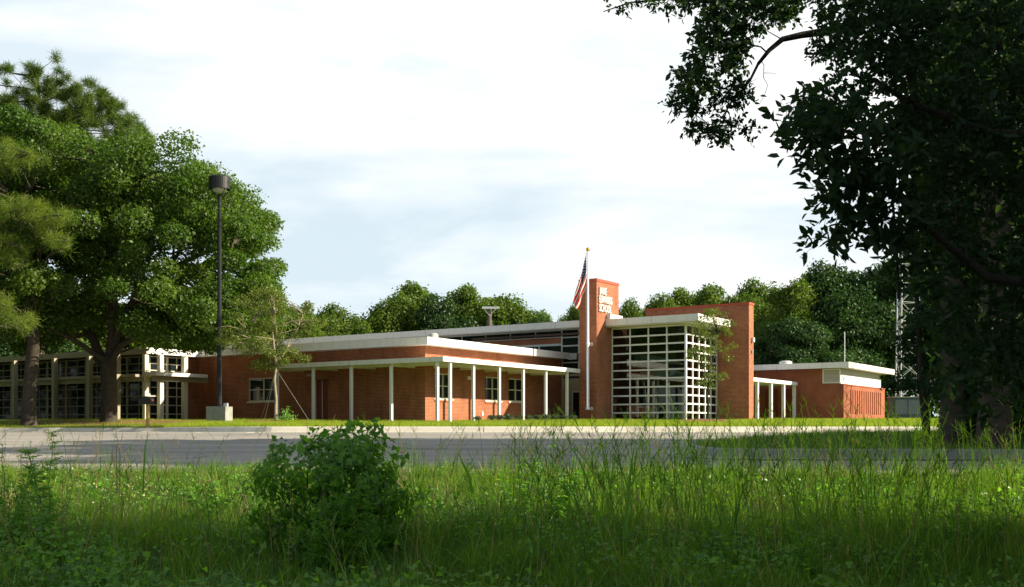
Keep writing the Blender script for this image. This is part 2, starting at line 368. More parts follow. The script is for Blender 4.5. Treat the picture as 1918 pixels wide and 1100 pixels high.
# road: from the ragged field edge to the kerb gutter
xs = np.concatenate([np.linspace(-300,-60,8), np.arange(-55,55.1,1.0), np.linspace(60,300,8)])
ts = np.linspace(0, 1, 30)
X = np.repeat(xs[None,:], len(ts), 0); e = edge_y(xs)-.35; k = kerb_y(xs)+.3
Y = e[None,:]+(k-e)[None,:]*ts[:,None]; Z = road_z(Y)+ZC
V = np.stack([X,Y,Z],-1).reshape(-1,3); nx = len(xs); i = (np.arange(len(ts)-1)[:,None]*nx+np.arange(nx-1)[None,:]).ravel()
o = np_mesh('road', V, np.stack([i,i+1,i+nx+1,i+nx],1), M['asphalt'], smooth=True); o['kind'] = 'structure'
# lawn behind the kerb
xs = np.concatenate([np.linspace(-400,-60,10), np.arange(-55,-14,1.0), np.arange(-14,-7,.1), np.arange(-7,55,1.0), np.linspace(56,400,10)])
ts = np.concatenate([np.linspace(0,.06,12), np.linspace(.08,1,14)])
X = np.repeat(xs[None,:], len(ts), 0); k = kerb_y(xs)+.12
Y = k[None,:]+(600-k)[None,:]*ts[:,None]**1.6; Z = lawn_z(X, Y)+ZC
V = np.stack([X,Y,Z],-1).reshape(-1,3); nx = len(xs); i = (np.arange(len(ts)-1)[:,None]*nx+np.arange(nx-1)[None,:]).ravel()
o = np_mesh('lawn', V, np.stack([i,i+1,i+nx+1,i+nx],1), M['turf'], smooth=True); o['kind'] = 'structure'
# kerbs
def kerb(name, pts, closed=False, joint=3.05):
    mb = MB(); pts = [Vector((p[0],p[1],0)) for p in pts]
    if closed: pts = pts+[pts[0]]
    # resample
    seg = []; 
    for a, b in zip(pts[:-1], pts[1:]):
        n = max(1, int((b-a).length/.4)); seg += [a.lerp(b, t/n) for t in range(n)]
    seg.append(pts[-1])
    prof = [(.42,.004),(.07,.014),(.03,.10),(0,.155),(-.03,.17),(-.17,.17),(-.17,-.15)]
    def ring(i, sh=0):
        d = (seg[min(i+1,len(seg)-1)]-seg[max(i-1,0)]).normalized(); n = Vector((d.y,-d.x,0))
        p = seg[i]+d*sh
        z = float(road_z(np.array(p.y)))+ZC
        return [(p.x+n.x*a, p.y+n.y*a, z+h) for a, h in prof]
    acc = 0
    for i in range(len(seg)-1):
        acc += (seg[i+1]-seg[i]).length; gap = 0
        if acc > joint: gap = .02; acc = 0
        r0, r1 = ring(i), ring(i+1, -gap)
        for k in range(len(prof)-1): mb.face([r0[k],r0[k+1],r1[k+1],r1[k]][::-1], smooth=False)
        if gap: mb.face(r1)
    o = mb.build(name, M['shaded_stained_concrete'] if name == 'island_kerb' else M['concrete']); o['kind'] = 'structure'; return o  # island kerb takes the concrete whose colour holds the tree shade
kx = np.concatenate([np.arange(-80,-15,2.0), np.arange(-15,-6.5,.15), np.arange(-6,80,2.0)])
kerb('kerb', [(x, float(kerb_y(x))) for x in kx])
ISL = [(3.25,20.3),(3.3,19.7),(3.7,19.2),(4.4,19),(8,18.9),(16,18.9),(30,19.3),(45,20),(45,30),(30,28.6),(18,27.6),(11,26.6),(7.5,25.4),(5.2,23.7),(3.8,21.8),(3.3,20.9)]
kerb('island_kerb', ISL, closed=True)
def island_z(x, y):
    d = np.minimum(np.minimum(np.maximum(y-18.9,0), 3), np.maximum((x-3.3)*.8,0))
    return road_z(y)+.148+.02*np.clip(d,0,3)
c = Vector((sum(p[0] for p in ISL)/len(ISL), 23, 0))
rows = []
mb = MB()
def isl_ins(f):
    r = []
    for x, y in ISL:
        cx = max(5.5, min(38, x)); cy = 19+ (y-19)*.5 + 2.0
        X, Y = cx+(x-cx)*f, 23.3+(y-23.3)*f
        r.append((X, Y, float(island_z(np.array(X), np.array(Y)))+ZC))
    return r
R = [isl_ins(f) for f in (.985,.75,.5,.25,.02)]
for a, b in zip(R[:-1], R[1:]):
    for k in range(len(ISL)):
        k2 = (k+1)%len(ISL); mb.face([a[k],a[k2],b[k2],b[k]], smooth=True)
o = mb.build('traffic_island', M['turf']); o['kind'] = 'structure'
# mulch beds (ground cover against the building and under the oak)
def blob(name, cx, cy, rx, ry, zf, h=.05, n=26, m=None):
    mb = MB(); prev = None
    for f, hh in ((1,.004),(.7,h*.7),(.35,h),(.01,h)):
        r = []
        for k in range(n):
            t = 2*PI*k/n; w = 1+.13*math.sin(3*t+cx)+.08*math.sin(7*t+cy)
            x, y = cx+rx*f*w*math.cos(t), cy+ry*f*w*math.sin(t)
            r.append((x, y, float(zf(np.array(x), np.array(y)))+hh+ZC))
        if prev:
            for k in range(n): mb.face([prev[k],prev[(k+1)%n],r[(k+1)%n],r[k]], smooth=True)
        prev = r
    o = mb.build(name, m or M['mulch']); o['kind'] = 'structure'; return o
blob('mulch_bed', -18.4, 51.2, 5.5, 3.6, lawn_z, .04)
blob('mulch_bed', -9.8, 44.0, 1.15, .8, lawn_z, .13)
blob('mulch_bed', 8.6, 49.5, 1.3, .8, lawn_z, .12)
# ------------------------------------------------------------------ sky, sun, camera
w = bpy.data.worlds.new('World'); S.world = w; w.use_nodes = True
nt = w.node_tree; ns = nt.nodes; L = nt.links; ns.clear()
SUN = Vector((1.143*math.cos(0), -.089, .61)).normalized()
el = math.asin(SUN.z); az = math.atan2(SUN.x, SUN.y)
sky = ns.new('ShaderNodeTexSky'); sky.sky_type = 'NISHITA'; sky.sun_disc = False
sky.sun_elevation = el; sky.sun_rotation = az; sky.air_density = 1.0; sky.dust_density = 1.2; sky.ozone_density = 1.0
tc = ns.new('ShaderNodeTexCoord'); mp = ns.new('ShaderNodeMapping'); mp.inputs['Scale'].default_value = (1.1,1.1,4.2); mp.inputs['Location'].default_value = (.37,.2,.35)
L.new(tc.outputs['Generated'], mp.inputs['Vector'])
n1 = node(ns, 'ShaderNodeTexNoise', Scale=2.3, Detail=9.0, Roughness=.55, Distortion=.25); L.new(mp.outputs[0], n1.inputs['Vector'])
r = ns.new('ShaderNodeValToRGB'); r.color_ramp.elements[0].position = .36; r.color_ramp.elements[1].position = .62
L.new(n1.outputs['Fac'], r.inputs['Fac'])
# clouds thin out towards the horizon into a milky pale blue
sp = ns.new('ShaderNodeSeparateXYZ'); L.new(tc.outputs['Generated'], sp.inputs[0])
mr = ns.new('ShaderNodeMapRange'); mr.inputs['From Min'].default_value = .06; mr.inputs['From Max'].default_value = .26; mr.inputs['To Min'].default_value = -.36; mr.inputs['To Max'].default_value = .14
L.new(sp.outputs[2], mr.inputs['Value'])
ad = ns.new('ShaderNodeMath'); ad.operation = 'ADD'; ad.use_clamp = True; L.new(r.outputs['Color'], ad.inputs[0]); L.new(mr.outputs[0], ad.inputs[1])
pale = ns.new('ShaderNodeMixRGB'); pale.inputs['Fac'].default_value = .8; pale.inputs['Color2'].default_value = (7.5,8.8,9.6,1)
L.new(sky.outputs['Color'], pale.inputs['Color1'])
mx = ns.new('ShaderNodeMixRGB'); mx.inputs['Color2'].default_value = (11.6,11.5,11.2,1)
# the cloud bank fades overhead and behind: unseen sky dimmed to cut ambient light
def mrange(src, a, b, c, d):
    q = ns.new('ShaderNodeMapRange'); q.interpolation_type = 'SMOOTHSTEP'
    for k_, v_ in zip(('From Min','From Max','To Min','To Max'), (a,b,c,d)): q.inputs[k_].default_value = v_
    L.new(src, q.inputs['Value']); return q.outputs[0]
def mul(a, b):
    q = ns.new('ShaderNodeMath'); q.operation = 'MULTIPLY'; L.new(a, q.inputs[0])
    if isinstance(b, float): q.inputs[1].default_value = b
    else: L.new(b, q.inputs[1])
    return q.outputs[0]
bank = mul(mrange(sp.outputs[2], .42, .66, 1.0, .4), mrange(sp.outputs[1], -.25, .35, .35, 1.0))
L.new(mul(ad.outputs[0], bank), mx.inputs['Fac']); L.new(mul(bank, .85), pale.inputs['Fac']); L.new(pale.outputs['Color'], mx.inputs['Color1'])
bg = ns.new('ShaderNodeBackground'); bg.inputs['Strength'].default_value = .05; L.new(mx.outputs['Color'], bg.inputs['Color'])
ow = ns.new('ShaderNodeOutputWorld'); L.new(bg.outputs[0], ow.inputs['Surface'])
ld = bpy.data.lights.new('sun', 'SUN'); ld.energy = 5.0; ld.angle = math.radians(.53); ld.color = (1,.86,.66)
lo = bpy.data.objects.new('sun', ld); COL.objects.link(lo); lo.rotation_euler = SUN.to_track_quat('Z','Y').to_euler(); lo.location = (60,-10,60)
cd = bpy.data.cameras.new('camera'); cam = bpy.data.objects.new('camera', cd); COL.objects.link(cam)
cam.location = (0,0,ZC); cam.rotation_euler = (PI/2,0,0); cd.sensor_width = 36; cd.lens = 36*F/1918; cd.shift_y = (HY-550)/1918; cd.clip_end = 4000; cd.clip_start = .05
S.camera = cam
S.view_settings.view_transform = 'Standard'; S.view_settings.look = 'None'; S.view_settings.exposure = 1.1; S.view_settings.gamma = 1
S.cycles.max_bounces = 8; S.cycles.transparent_max_bounces = 16; S.cycles.diffuse_bounces = 3
# ================================================================== SCHOOL BUILDING
SB = root('school_building', P(0,0,.3), 'long low red brick school with a brick pier and a glass corner', 'school')
def wall(name, axis, c0, c1, a0, a1, z0, z1, holes, m=None, parent=None):
    """wall slab with rectangular openings. axis 'b': runs along b at u in [c0,c1]; axis 'u': runs along u at b in [c0,c1]"""
    mb = MB()
    def add(s0, s1, q0, q1):
        if s1-s0 < 1e-4 or q1-q0 < 1e-4: return
        if axis == 'b': mb.box(c0, c1, s0, s1, q0, q1)
        else: mb.box(s0, s1, c0, c1, q0, q1)
    hs = sorted(holes); cur = a0
    for h0, h1, q0, q1 in hs:
        add(cur, h0, z0, z1); add(h0, h1, z0, q0); add(h0, h1, q1, z1); cur = h1
    add(cur, a1, z0, z1)
    return mb.build(name, m or M['brick'], parent or SB)
def window4(axis, face, out_, a0, a1, z0, z1, cols=2, rws=2, fm=None, t=.055, rec=.10, sill=True, parent=None, skip_glass=False):
    """four-light window set in an opening; `face` is the wall plane, out_ = -1/+1 direction to the outside"""
    fm = fm or M['cream']; mb = MB()
    f0 = face-out_*rec; f1 = f0+out_*.06
    def add(mbx, s0, s1, q0, q1, g0, g1):
        if axis == 'b': mbx.box(g0, g1, s0, s1, q0, q1)
        else: mbx.box(s0, s1, g0, g1, q0, q1)
    add(mb, a0, a0+t, z0, z1, f0, f1); add(mb, a1-t, a1, z0, z1, f0, f1)
    add(mb, a0+t, a1-t, z0, z0+t, f0, f1); add(mb, a0+t, a1-t, z1-t, z1, f0, f1)
    for k in range(1, cols):
        x = a0+(a1-a0)*k/cols; add(mb, x-t*.5, x+t*.5, z0+t, z1-t, f0, f1)
    for k in range(1, rws):
        z = z0+(z1-z0)*k/rws
        for j in range(cols):
            x0 = a0+t if j == 0 else a0+(a1-a0)*j/cols+t*.5
            x1 = a1-t if j == cols-1 else a0+(a1-a0)*(j+1)/cols-t*.5
            add(mb, x0, x1, z-t*.4, z+t*.4, f0, f1-out_*.006)
    w_ = mb.build('window', fm, parent or SB)
    g = MB(); add(g, a0+t*.5, a1-t*.5, z0+t*.5, z1-t*.5, f0-out_*.03, f0-out_*.012)
    g.build('pane', M['pane'], w_)
    if sill:
        s_ = MB(); add(s_, a0-.06, a1+.06, z0-.07, z0-.002, f0, face+out_*.05); s_.build('sill', fm, w_)
    return w_
G0 = -.15
# -- front wing: shaded wall (u=0) and sunlit wall (b=0)
WZ = 3.98
wl = [(-11.75,-9.55,1.52,2.74)]
wall('wing_wall', 'b', 0, .3, -16.9, -.3, G0, WZ, wl+[(-7.02,-6.1,G0,2.55)])
for a0, a1, z0, z1 in wl: window4('b', 0, -1, a0, a1, z0, z1)
wr = [(.72,2.12,1.52,2.72),(4.86,6.26,1.52,2.72),(6.98,8.38,1.52,2.72)]
wall('wing_wall', 'u', -.3, 0, 0, 12.3, G0, WZ, wr)
for a0, a1, z0, z1 in wr: window4('u', 0, 1, a0, a1, z0, z1)
for a0, a1, z0, z1 in wr: bx('brick_sill', M['brick'], SB, (a0-.02, a1+.02, .002, .035, z0-.15, z0-.072))
d_ = bx('door', M['door'], SB, (.10,.15,-6.98,-6.58,.3,2.5), (.10,.15,-6.54,-6.14,.3,2.5)); bx('door_frame', M['cream'], d_, (.06,.16,-7.02,-6.98,.3,2.55), (.06,.16,-6.14,-6.1,.3,2.55), (.06,.16,-6.575,-6.545,.3,2.5))
bx('fascia', M['white'], SB, (-.6,-.52,-16.9,.6,WZ-.03,4.3), (-.52,12.2,.52,.6,WZ-.03,4.3))
bx('soffit', M['white'], SB, (-.52,0,-16.9,.52,WZ-.025,WZ+.03), (0,11.84,0,.52,WZ-.025,WZ+.03))
bx('roof', M['roofing'], SB, (-.52,12.2,-16.85,.52,4.18,4.26))
bx('fascia', M['grey'], SB, (12.0,12.3,.605,1.1,WZ-.06,4.27))
mb = MB(); c = P(.5,.1,0); mb.tube([(c[0],c[1],ZC+4.26),(c[0],c[1],ZC+4.50),(c[0],c[1],ZC+4.56)], [.22,.22,.13], 20); mb.build('roof_vent', M['white'], SB)
# little fittings on the walls
bx('wall_light', M['white'], SB, (3.30,3.50,.003,.09,2.5,2.66)); bx('socket_box', M['white'], SB, (4.5,4.62,.003,.05,.75,.95))
bx('wall_light', M['grey'], SB, (-.22,-.003,-7.35,-7.0,2.72,2.84))
# -- wrap-round canopy in front of the wing
CT = 3.26
bx('canopy_fascia', M['white'], SB, (-1.85,-1.77,-7.96,2.45,CT-.21,CT), (-1.77,10.1,2.37,2.45,CT-.21,CT), (-1.77,-.02,-7.96,-7.88,CT-.21,CT))
bx('canopy_deck', M['cream'], SB, (-1.765,-.01,-7.87,2.365,CT-.10,CT-.03), (-.005,10.05,.01,2.365,CT-.10,CT-.03))
for b in (-7.75,-5.46,-3.04,-.62): bx('canopy_beam', M['cream'], SB, (-1.76,-.02, b-.05, b+.05, CT-.33, CT-.105))
for u in (-1.15,.63,2.72,4.8,6.88,8.98): bx('canopy_beam', M['cream'], SB, (u-.05,u+.05,.02,2.36,CT-.33,CT-.105))
bx('canopy_purlin', M['cream'], SB, (-1.0,-.92,-7.8,1.9,CT-.30,CT-.106)); bx('canopy_purlin', M['cream'], SB, (-.85,10,1.25,1.33,CT-.30,CT-.106))
for b in (-8.0+.12,-5.46,-3.04,-.62,2.01):
    bx('post', M['white'], SB, (-1.76,-1.64, b-.06, b+.06, .0, CT-.212))
for u in (-1.15,.63,2.72,4.8,6.88,8.98):
    bx('post', M['white'], SB, (u-.06,u+.06,2.24,2.36,.0,CT-.212))
# -- tall hall behind the wing: walls, clerestory band, roof
bx('hall_wall', M['brick'], SB, (12.34,12.6,-26,0,G0,5.2), (12.6,32,-26,-25.7,G0,5.6))
bx('hall_fascia', M['white'], SB, (11.6,11.7,-26.5,2.3,5.66,6.01), (11.7,32,-26.5,-26.4,5.66,6.01))
bx('hall_roof', M['roofing'], SB, (11.705,28,-26.39,2.3,5.85,5.93), (15.9,28,2.3,3.3,5.85,5.93)); bx('hall_soffit', M['white'], SB, (11.705,12.6,-26.3,2.3,5.62,5.70))
for k in range(14):
    b1 = -.06-1.72*k; b0 = b1-1.72
    w_ = bx('clerestory_window', M['aluminium'], SB, (12.30,12.36,b0,b0+.05,5.2,5.62), (12.30,12.36,b0+.05,b1,5.2,5.25), (12.30,12.36,b0+.05,b1,5.57,5.62))
    bx('pane', M['pane'], w_, (12.33,12.345,b0+.05,b1,5.25,5.57))
w_ = bx('ribbon_window', M['aluminium'], SB, (12.26,12.34,-6,-.05,4.74,4.86), (12.28,12.34,-1.55,-1.45,4.2,4.74), (12.28,12.34,-3.05,-2.95,4.2,4.74)); bx('pane', M['pane'], w_, (12.30,12.335,-6,-.05,4.2,4.74))
# entrance glazing strip beside the pier
zr = [5.62,5.18,4.71,4.26,3.78,3.3]
mb = MB(); mb.box(12.28,12.36,-.05,.03,G0,5.7); mb.box(12.28,12.36,1.05,1.13,3.2,5.7); mb.box(12.28,12.36,2.2,2.28,3.2,5.7)
for z in zr: mb.box(12.285,12.355,.03,1.05,z-.035,z+.035); mb.box(12.285,12.355,1.13,2.2,z-.035,z+.035)
w_ = mb.build('entrance_window', M['aluminium'], SB)
bx('pane', M['pane'], w_, (12.31,12.33,.03,1.05,3.2,5.66), (12.31,12.33,1.13,2.2,3.2,5.66))
bx('entrance_wall', M['beige'], SB, (12.29,12.45,.035,.62,G0,3.15), (12.29,12.45,.62,2.3,2.2,3.15), (12.29,12.45,1.5,2.3,G0,2.2))
bx('entrance_grille', M['dark'], SB, (12.27,12.288,.1,1.3,2.9,3.02))
d_ = bx('entrance_door', M['aluminium'], SB, (12.33,12.40,.62,.68,.3,2.2), (12.33,12.40,1.44,1.5,.3,2.2), (12.33,12.40,.68,1.44,2.12,2.2)); bx('pane', M['pane'], d_, (12.35,12.37,.68,1.44,.3,2.12))
# -- brick pier with the school name
TU0, TU1, TB0, TB1 = 10.22, 12.65, 2.32, 3.37
bx('brick_pier', M['brick'], SB, (TU0,TU1,TB0,TB1,G0,7.86))
bx('pier_coping', M['coping'], SB, (TU0-.03,TU1+.03,TB0-.03,TB1+.03,7.862,8.0))
# -- glazed corner hall
GU, GB, GT = 11.89, 7.69, 5.5
GZ0 = .5
mb = MB()
bl = [3.39,4.47,5.55,6.62]; ur = [12.72,13.5,14.3,15.05]
rows_ = [GZ0+.45*k for k in range(0,12)]
rows_ = [z for z in rows_ if z < GT-.05]+[GT-.04]
mb.box(GU-.03,GU+.09,GB-.06,GB+.03,G0,GT)                      # corner mullion
for b in bl: mb.box(GU-.03,GU+.09,b-.035,b+.035,G0,GT)
for u in ur+[15.84]: mb.box(u-.035,u+.035,GB-.09,GB+.03,G0,GT)
for z in rows_:
    for a, b in zip(bl, bl[1:]+[GB-.025]): mb.box(GU-.04,GU+.06,a+.035,b-.035,z-.04,z+.04)
    for a, b in zip([GU+.055]+ur, ur+[15.84]): mb.box(a+.035,b-.035,GB-.06,GB+.04,z-.04,z+.04)
w_ = mb.build('curtain_wall', M['white'], SB)
g = MB()
for a, b in zip(bl, bl[1:]+[GB-.025]): g.box(GU+.01,GU+.022,a+.03,b-.03,GZ0,GT-.05)
for a, b in zip([GU+.055]+ur, ur+[15.84]): g.box(a+.03,b-.03,GB-.022,GB-.01,GZ0,GT-.05)
g.build('pane', M['glass'], w_)
bx('hall_fascia', M['white'], SB, (11.18,11.28,3.372,8.69,5.57,5.93), (11.28,15.3,8.59,8.69,5.57,5.93), (15.3,15.34,7.9,8.69,5.57,5.95))
bx('hall_soffit', M['cream'], SB, (11.285,15.3,3.375,8.585,5.51,5.60)); bx('hall_roof', M['roofing'], SB, (11.285,15.86,3.375,8.585,5.80,5.86))
bx('roof_kerb', M['white'], SB, (11.28,12.65,3.375,3.62,5.865,6.20))
# interior seen through the glass
inn = bx('lobby_interior', M['interior'], SB, (15.2,15.3,-6,7.2,G0,5.5), (12.4,15.2,-6.1,-6,G0,5.5))
bx('lobby_floor', M['floorin'], inn, (11.95,15.2,3.45,7.5,.40,.46), (12.5,15.2,-6,3.4,.40,.46))
bx('lobby_ceiling', M['interior'], inn, (12.0,15.2,-6,7.5,5.3,5.4))
mb = MB()
for b, tw in ((4.6,.1),(5.35,-.08),(6.15,.1),(6.9,-.06)):
    pts = [P(13.2+tw*.3*math.sin(z*2.2), b+tw*math.sin(z*1.9+b), z) for z in np.linspace(.46,3.0,10)]
    mb.tube(pts, [.11+.03*math.sin(k*.7) for k in range(10)], 8)
mb.build('lobby_column', M['white'], inn)
mb = MB()
def slab(q0, q1, z00, z01, z10, z11, u0, u1):
    a = [P(u0,q0,z00),P(u0,q1,z10),P(u0,q1,z11),P(u0,q0,z01)]; b = [P(u1,q0,z00),P(u1,q1,z10),P(u1,q1,z11),P(u1,q0,z01)]
    mb.face(a); mb.face(b[::-1])
    for k in range(4): mb.face([a[k],b[k],b[(k+1)%4],a[(k+1)%4]])
slab(4.2,5.5,3.65,4.1,3.65,4.0,12.9,13.3); slab(5.5,6.9,3.62,4.0,3.5,3.56,12.9,13.3); slab(4.5,6.2,3.0,3.2,2.95,3.25,13.0,13.5); slab(6.2,7.3,2.95,3.25,2.9,2.96,13.0,13.5)
mb.build('lobby_canopy', M['aluminium'], inn)
# -- tall brick fin wall
bx('fin_wall', M['brick'], SB, (15.87,16.53,3.37,9.54,G0,6.78)); bx('fin_coping', M['coping'], SB, (15.84,16.56,3.34,9.57,6.782,6.9))
bx('flood_light', M['white'], SB, (16.2,16.35,9.545,9.68,4.78,5.02)); bx('flood_light', M['grey'], SB, (16.2,16.3,9.545,9.62,4.2,4.32))
# -- glazed classroom wing on the left
LU, LB, LT = -3.3, -15.55, 3.9
LR = [.35+.47*k for k in range(8)]
def glazed(axis, face, out_, stops, z0, z1, bars, name='classroom_window', fm=None):
    fm = fm or M['cream_shaded']
    for a0, a1 in zip(stops[:-1], stops[1:]):
        mb = MB()
        def add(m_, s0, s1, q0, q1, g0, g1):
            if axis == 'b': m_.box(g0, g1, s0, s1, q0, q1)
            else: m_.box(s0, s1, g0, g1, q0, q1)
        add(mb, a0, a0+.07, z0, z1, face-out_*.06, face+out_*.03); add(mb, a1-.07, a1-.004, z0, z1, face-out_*.06, face+out_*.03)
        mid = a0+(a1-a0)*.55; add(mb, mid-.02, mid+.02, z0, z1, face-out_*.05, face+out_*.015)
        for z in bars:
            add(mb, a0+.07, mid-.02, z-.022, z+.022, face-out_*.05, face+out_*.02); add(mb, mid+.02, a1-.07, z-.022, z+.022, face-out_*.05, face+out_*.02)
        w_ = mb.build(name, fm, SB)
        g_ = MB(); add(g_, a0+.06, a1-.06, z0, z1, face-out_*.04, face-out_*.02); g_.build('pane', M['pane'], w_)
bars = [.42,.88,1.34,1.80,2.26,2.72,3.14,3.5,3.86]
stopsL = [LB-1.75*k for k in range(12)][::-1]
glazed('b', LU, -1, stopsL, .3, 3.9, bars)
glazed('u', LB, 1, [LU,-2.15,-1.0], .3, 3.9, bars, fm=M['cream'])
bx('wing_wall', M['brick'], SB, (-1.0,-.003,LB-.3,LB,G0,LT)); bx('wing_wall', M['brick'], SB, (.0,.3,-17.5,-16.9,G0,LT))
bx('classroom_sill', M['cream_shaded'], SB, (LU-.04,LU+.2,-35,LB+.03,G0,.30), (LU+.2,-1.0,LB-.2,LB+.03,G0,.30))
bx('classroom_core', M['interior'], SB, (LU+1.2,12,-35,-17.6,G0,3.8))
bx('classroom_fascia', M['cream_shaded'], SB, (-4.05,-3.97,-36,-14.8,3.93,4.24)); bx('classroom_fascia', M['white'], SB, (-3.97,-.6,-14.88,-14.8,3.93,4.24))
bx('classroom_roof', M['cream_shaded'], SB, (-3.965,11.5,-36,-14.885,3.97,4.15))
bx('sun_shelf', M['cream_shaded'], SB, (-4.3,-3.4,-36,-15.6,2.76,2.90)); bx('sun_shelf', M['white'], SB, (-4.0,-.65,-14.9,-14.1,2.80,2.98), (-3.4,-3.0,-15.5,-14.91,2.76,2.90))
bx('sun_shelf_beam', M['cream_shaded'], SB, (-4.12,-3.97,-36,-15.0,2.52,2.75), (-3.9,-.3,-14.62,-14.5,2.55,2.79))
for b in (-16.6,-18.9,-21.95,-25.66,-29.4): bx('column', M['cream_shaded'], SB, (-4.55,-4.31,b-.12,b+.12,.0,3.92))
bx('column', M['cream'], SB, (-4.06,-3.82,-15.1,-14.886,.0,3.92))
for u in (-3.2,-1.65): bx('column', M['cream'], SB, (u-.12,u+.12,-14.88,-14.64,.0,3.925))
# -- lettering on the pier
def word(txt, u0, z0, size, ext, group_parent):
    cu = bpy.data.curves.new('lettering', 'FONT'); cu.body = txt; cu.size = size; cu.extrude = .03; cu.offset = .004; cu.space_character = 1.08
    tmp = bpy.data.objects.new('tmp', cu); COL.objects.link(tmp)
    bpy.context.view_layer.update()
    me = bpy.data.meshes.new_from_object(tmp.evaluated_get(bpy.context.evaluated_depsgraph_get()))
    bpy.data.objects.remove(tmp)
    n = len(me.vertices); co = np.empty(n*3); me.vertices.foreach_get('co', co); co = co.reshape(-1,3)
    wd = co[:,0].max()-co[:,0].min(); sc = ext/wd; ox = co[:,0].min()
    o0 = group_parent['o']; res = []
    for x, y, z in co:
        p = P(u0+(x-ox)*sc, TB1+.055+z, z0+y); res.append((p[0]-o0[0], p[1]-o0[1], p[2]-o0[2]))
    me.vertices.foreach_set('co', np.array(res).ravel()); me.materials.clear(); me.materials.append(M['white']); me.update()
    ob = bpy.data.objects.new('lettering', me); COL.objects.link(ob); ob.parent = group_parent; ob['o'] = tuple(o0)
    ob['label'] = 'white raised letters reading '+txt
def uat(px): # u on the pier's sunlit face for a pixel column
    r_ = (px-CX)/F; x, y = AX+TB1*WX, AY+TB1*WY
    return (r_*y-x)/(UX-r_*UY)
word('JANE', uat(1120.8), 7.20, .55, uat(1134)-uat(1120.8), SB)
word('EDWARDS', uat(1120.6), 6.75, .55, uat(1144.3)-uat(1120.6), SB)
word('SCHOOL', uat(1120.6), 6.29, .55, uat(1143)-uat(1120.6), SB)
# ================================================================== ANNEX
AN = root('annex_building', P(30,7,.8), 'low brick annex at the right with a fluted brick end wall', 'building')
AB = 10.3
wall('annex_wall', 'b', 30, 30.3, -6, AB-.3, G0, 4.0, [], M['brick2'], AN)
def fl():
    mb = MB(); n = 15; u0, u1 = 31.1, 38.6; st = (u1-u0)/n; z0, z1 = 1.1, 2.65; L_ = 39.6
    mb.box(30, L_, AB-.3, AB, G0, z0); mb.box(30, L_, AB-.3, AB, z1, 2.92)
    mb.box(30, u0, AB-.3, AB, z0, z1); mb.box(u1, L_, AB-.3, AB, z0, z1)
    for k in range(n):
        a = u0+st*k; mb.box(a, a+st*.62, AB-.3, AB, z0, z1); mb.box(a+st*.62, a+st, AB-.3, AB-.12, z0, z1)
    return mb.build('fluted_end_wall', M['brick2'], AN)
fl()
bx('brick_cap', M['brick2'], AN, (29.97,39.63,AB-.28,AB+.03,2.922,3.0))
bx('white_band', M['white'], AN, (30.1,39.3,AB-.35,AB-.2,3.002,3.62)); bx('strip_window', M['louvre'], AN, (30.2,39.2,AB-.4,AB-.26,3.622,4.0))
pn = bx('corner_panel', M['white'], AN, (29.96,30.0,8.95,9.02,3.05,3.98), (29.96,30.0,9.02,AB-.2,3.05,3.12), (29.96,30.0,9.02,AB-.2,3.91,3.98), (29.96,30.09,AB-.27,AB-.2,3.12,3.91))
bx('louvre', M['louvre'], pn, *[(29.975,29.99,9.02,AB-.27,3.13+.265*k,3.13+.265*k+.25) for k in range(3)])
bx('fascia', M['white'], AN, (29.46,29.56,-6,10.8,4.0,4.36), (29.56,40.3,10.7,10.8,4.0,4.36)); bx('roof', M['white'], AN, (29.565,40.3,-6,10.69,4.02,4.2))
for b0, b1 in ((5.15,5.95),(6.25,7.05)): d_ = bx('door', M['door'], AN, (29.93,29.99,b0,b1,.7,2.75))
mb = MB(); c = P(30.5,6.3,0); mb.tube([(c[0],c[1],ZC+4.2),(c[0],c[1],ZC+4.55),(c[0],c[1],ZC+4.62)], [.42,.42,.3], 20); mb.build('roof_vent', M['aluminium'], AN)
mb = MB(); c = P(29.9,10.4,0); mb.tube([(c[0],c[1],ZC+4.2),(c[0],c[1],ZC+6.3)], .025, 6); mb.build('antenna', M['aluminium'], AN)
# covered walkway
WK = root('covered_walkway', P(24,6,.7), 'white flat-roofed walkway on slim posts between the brick fin wall and the annex', 'walkway')
bx('walkway_roof', M['white'], WK, (16.6,29.4,4.6,7.5,2.93,3.15))
for u in (22.7,25.0,27.2,29.2): bx('post', M['white'], WK, (u-.09,u+.09,7.25,7.43,.3,2.928))
for u in (21.9,25.0,27.2): bx('post', M['white'], WK, (u-.09,u+.09,4.7,4.88,.3,2.928))
# ================================================================== SINGLE THINGS
# lamp post
lx, ly = at(411,0,45)[0], 45.0; lz = float(lawn_z(np.array(lx), np.array(ly)))+ZC
LP = root('parking_lot_lamp', (lx,ly,lz), 'tall black lamp post with a round drum head standing on a square concrete block', 'lamp post')
th = -.45
def rbox(mb, cx, cy, a, b, z0, z1, t):
    q = [(-a,-b),(a,-b),(a,b),(-a,b)]; q = [(cx+x*math.cos(t)-y*math.sin(t), cy+x*math.sin(t)+y*math.cos(t)) for x, y in q]
    lo_ = [(x,y,z0) for x, y in q]; hi = [(x,y,z1) for x, y in q]
    mb.face(lo_[::-1]); mb.face(hi)
    for k in range(4): mb.face([lo_[k],lo_[(k+1)%4],hi[(k+1)%4],hi[k]])
mb = MB(); rbox(mb, lx, ly, .40, .42, lz-.2, lz+.66, -.10); mb.build('concrete_base', M['shaded_stained_concrete'], LP, bevel=.035)
mb = MB(); mb.tube([(lx,ly,lz+.642),(lx,ly,lz+.72)], .24, 16); mb.tube([(lx,ly,lz+.72),(lx,ly,lz+9.25)], [.095,.075], 14); mb.build('pole', M['dark'], LP)
mb = MB(); mb.wbox(lx+.20,lx+.34,ly-.12,ly+.1,lz+.642,lz+.80); mb.build('junction_box', M['grey'], LP)
hd = MB(); hz = lz+9.45
n = 32
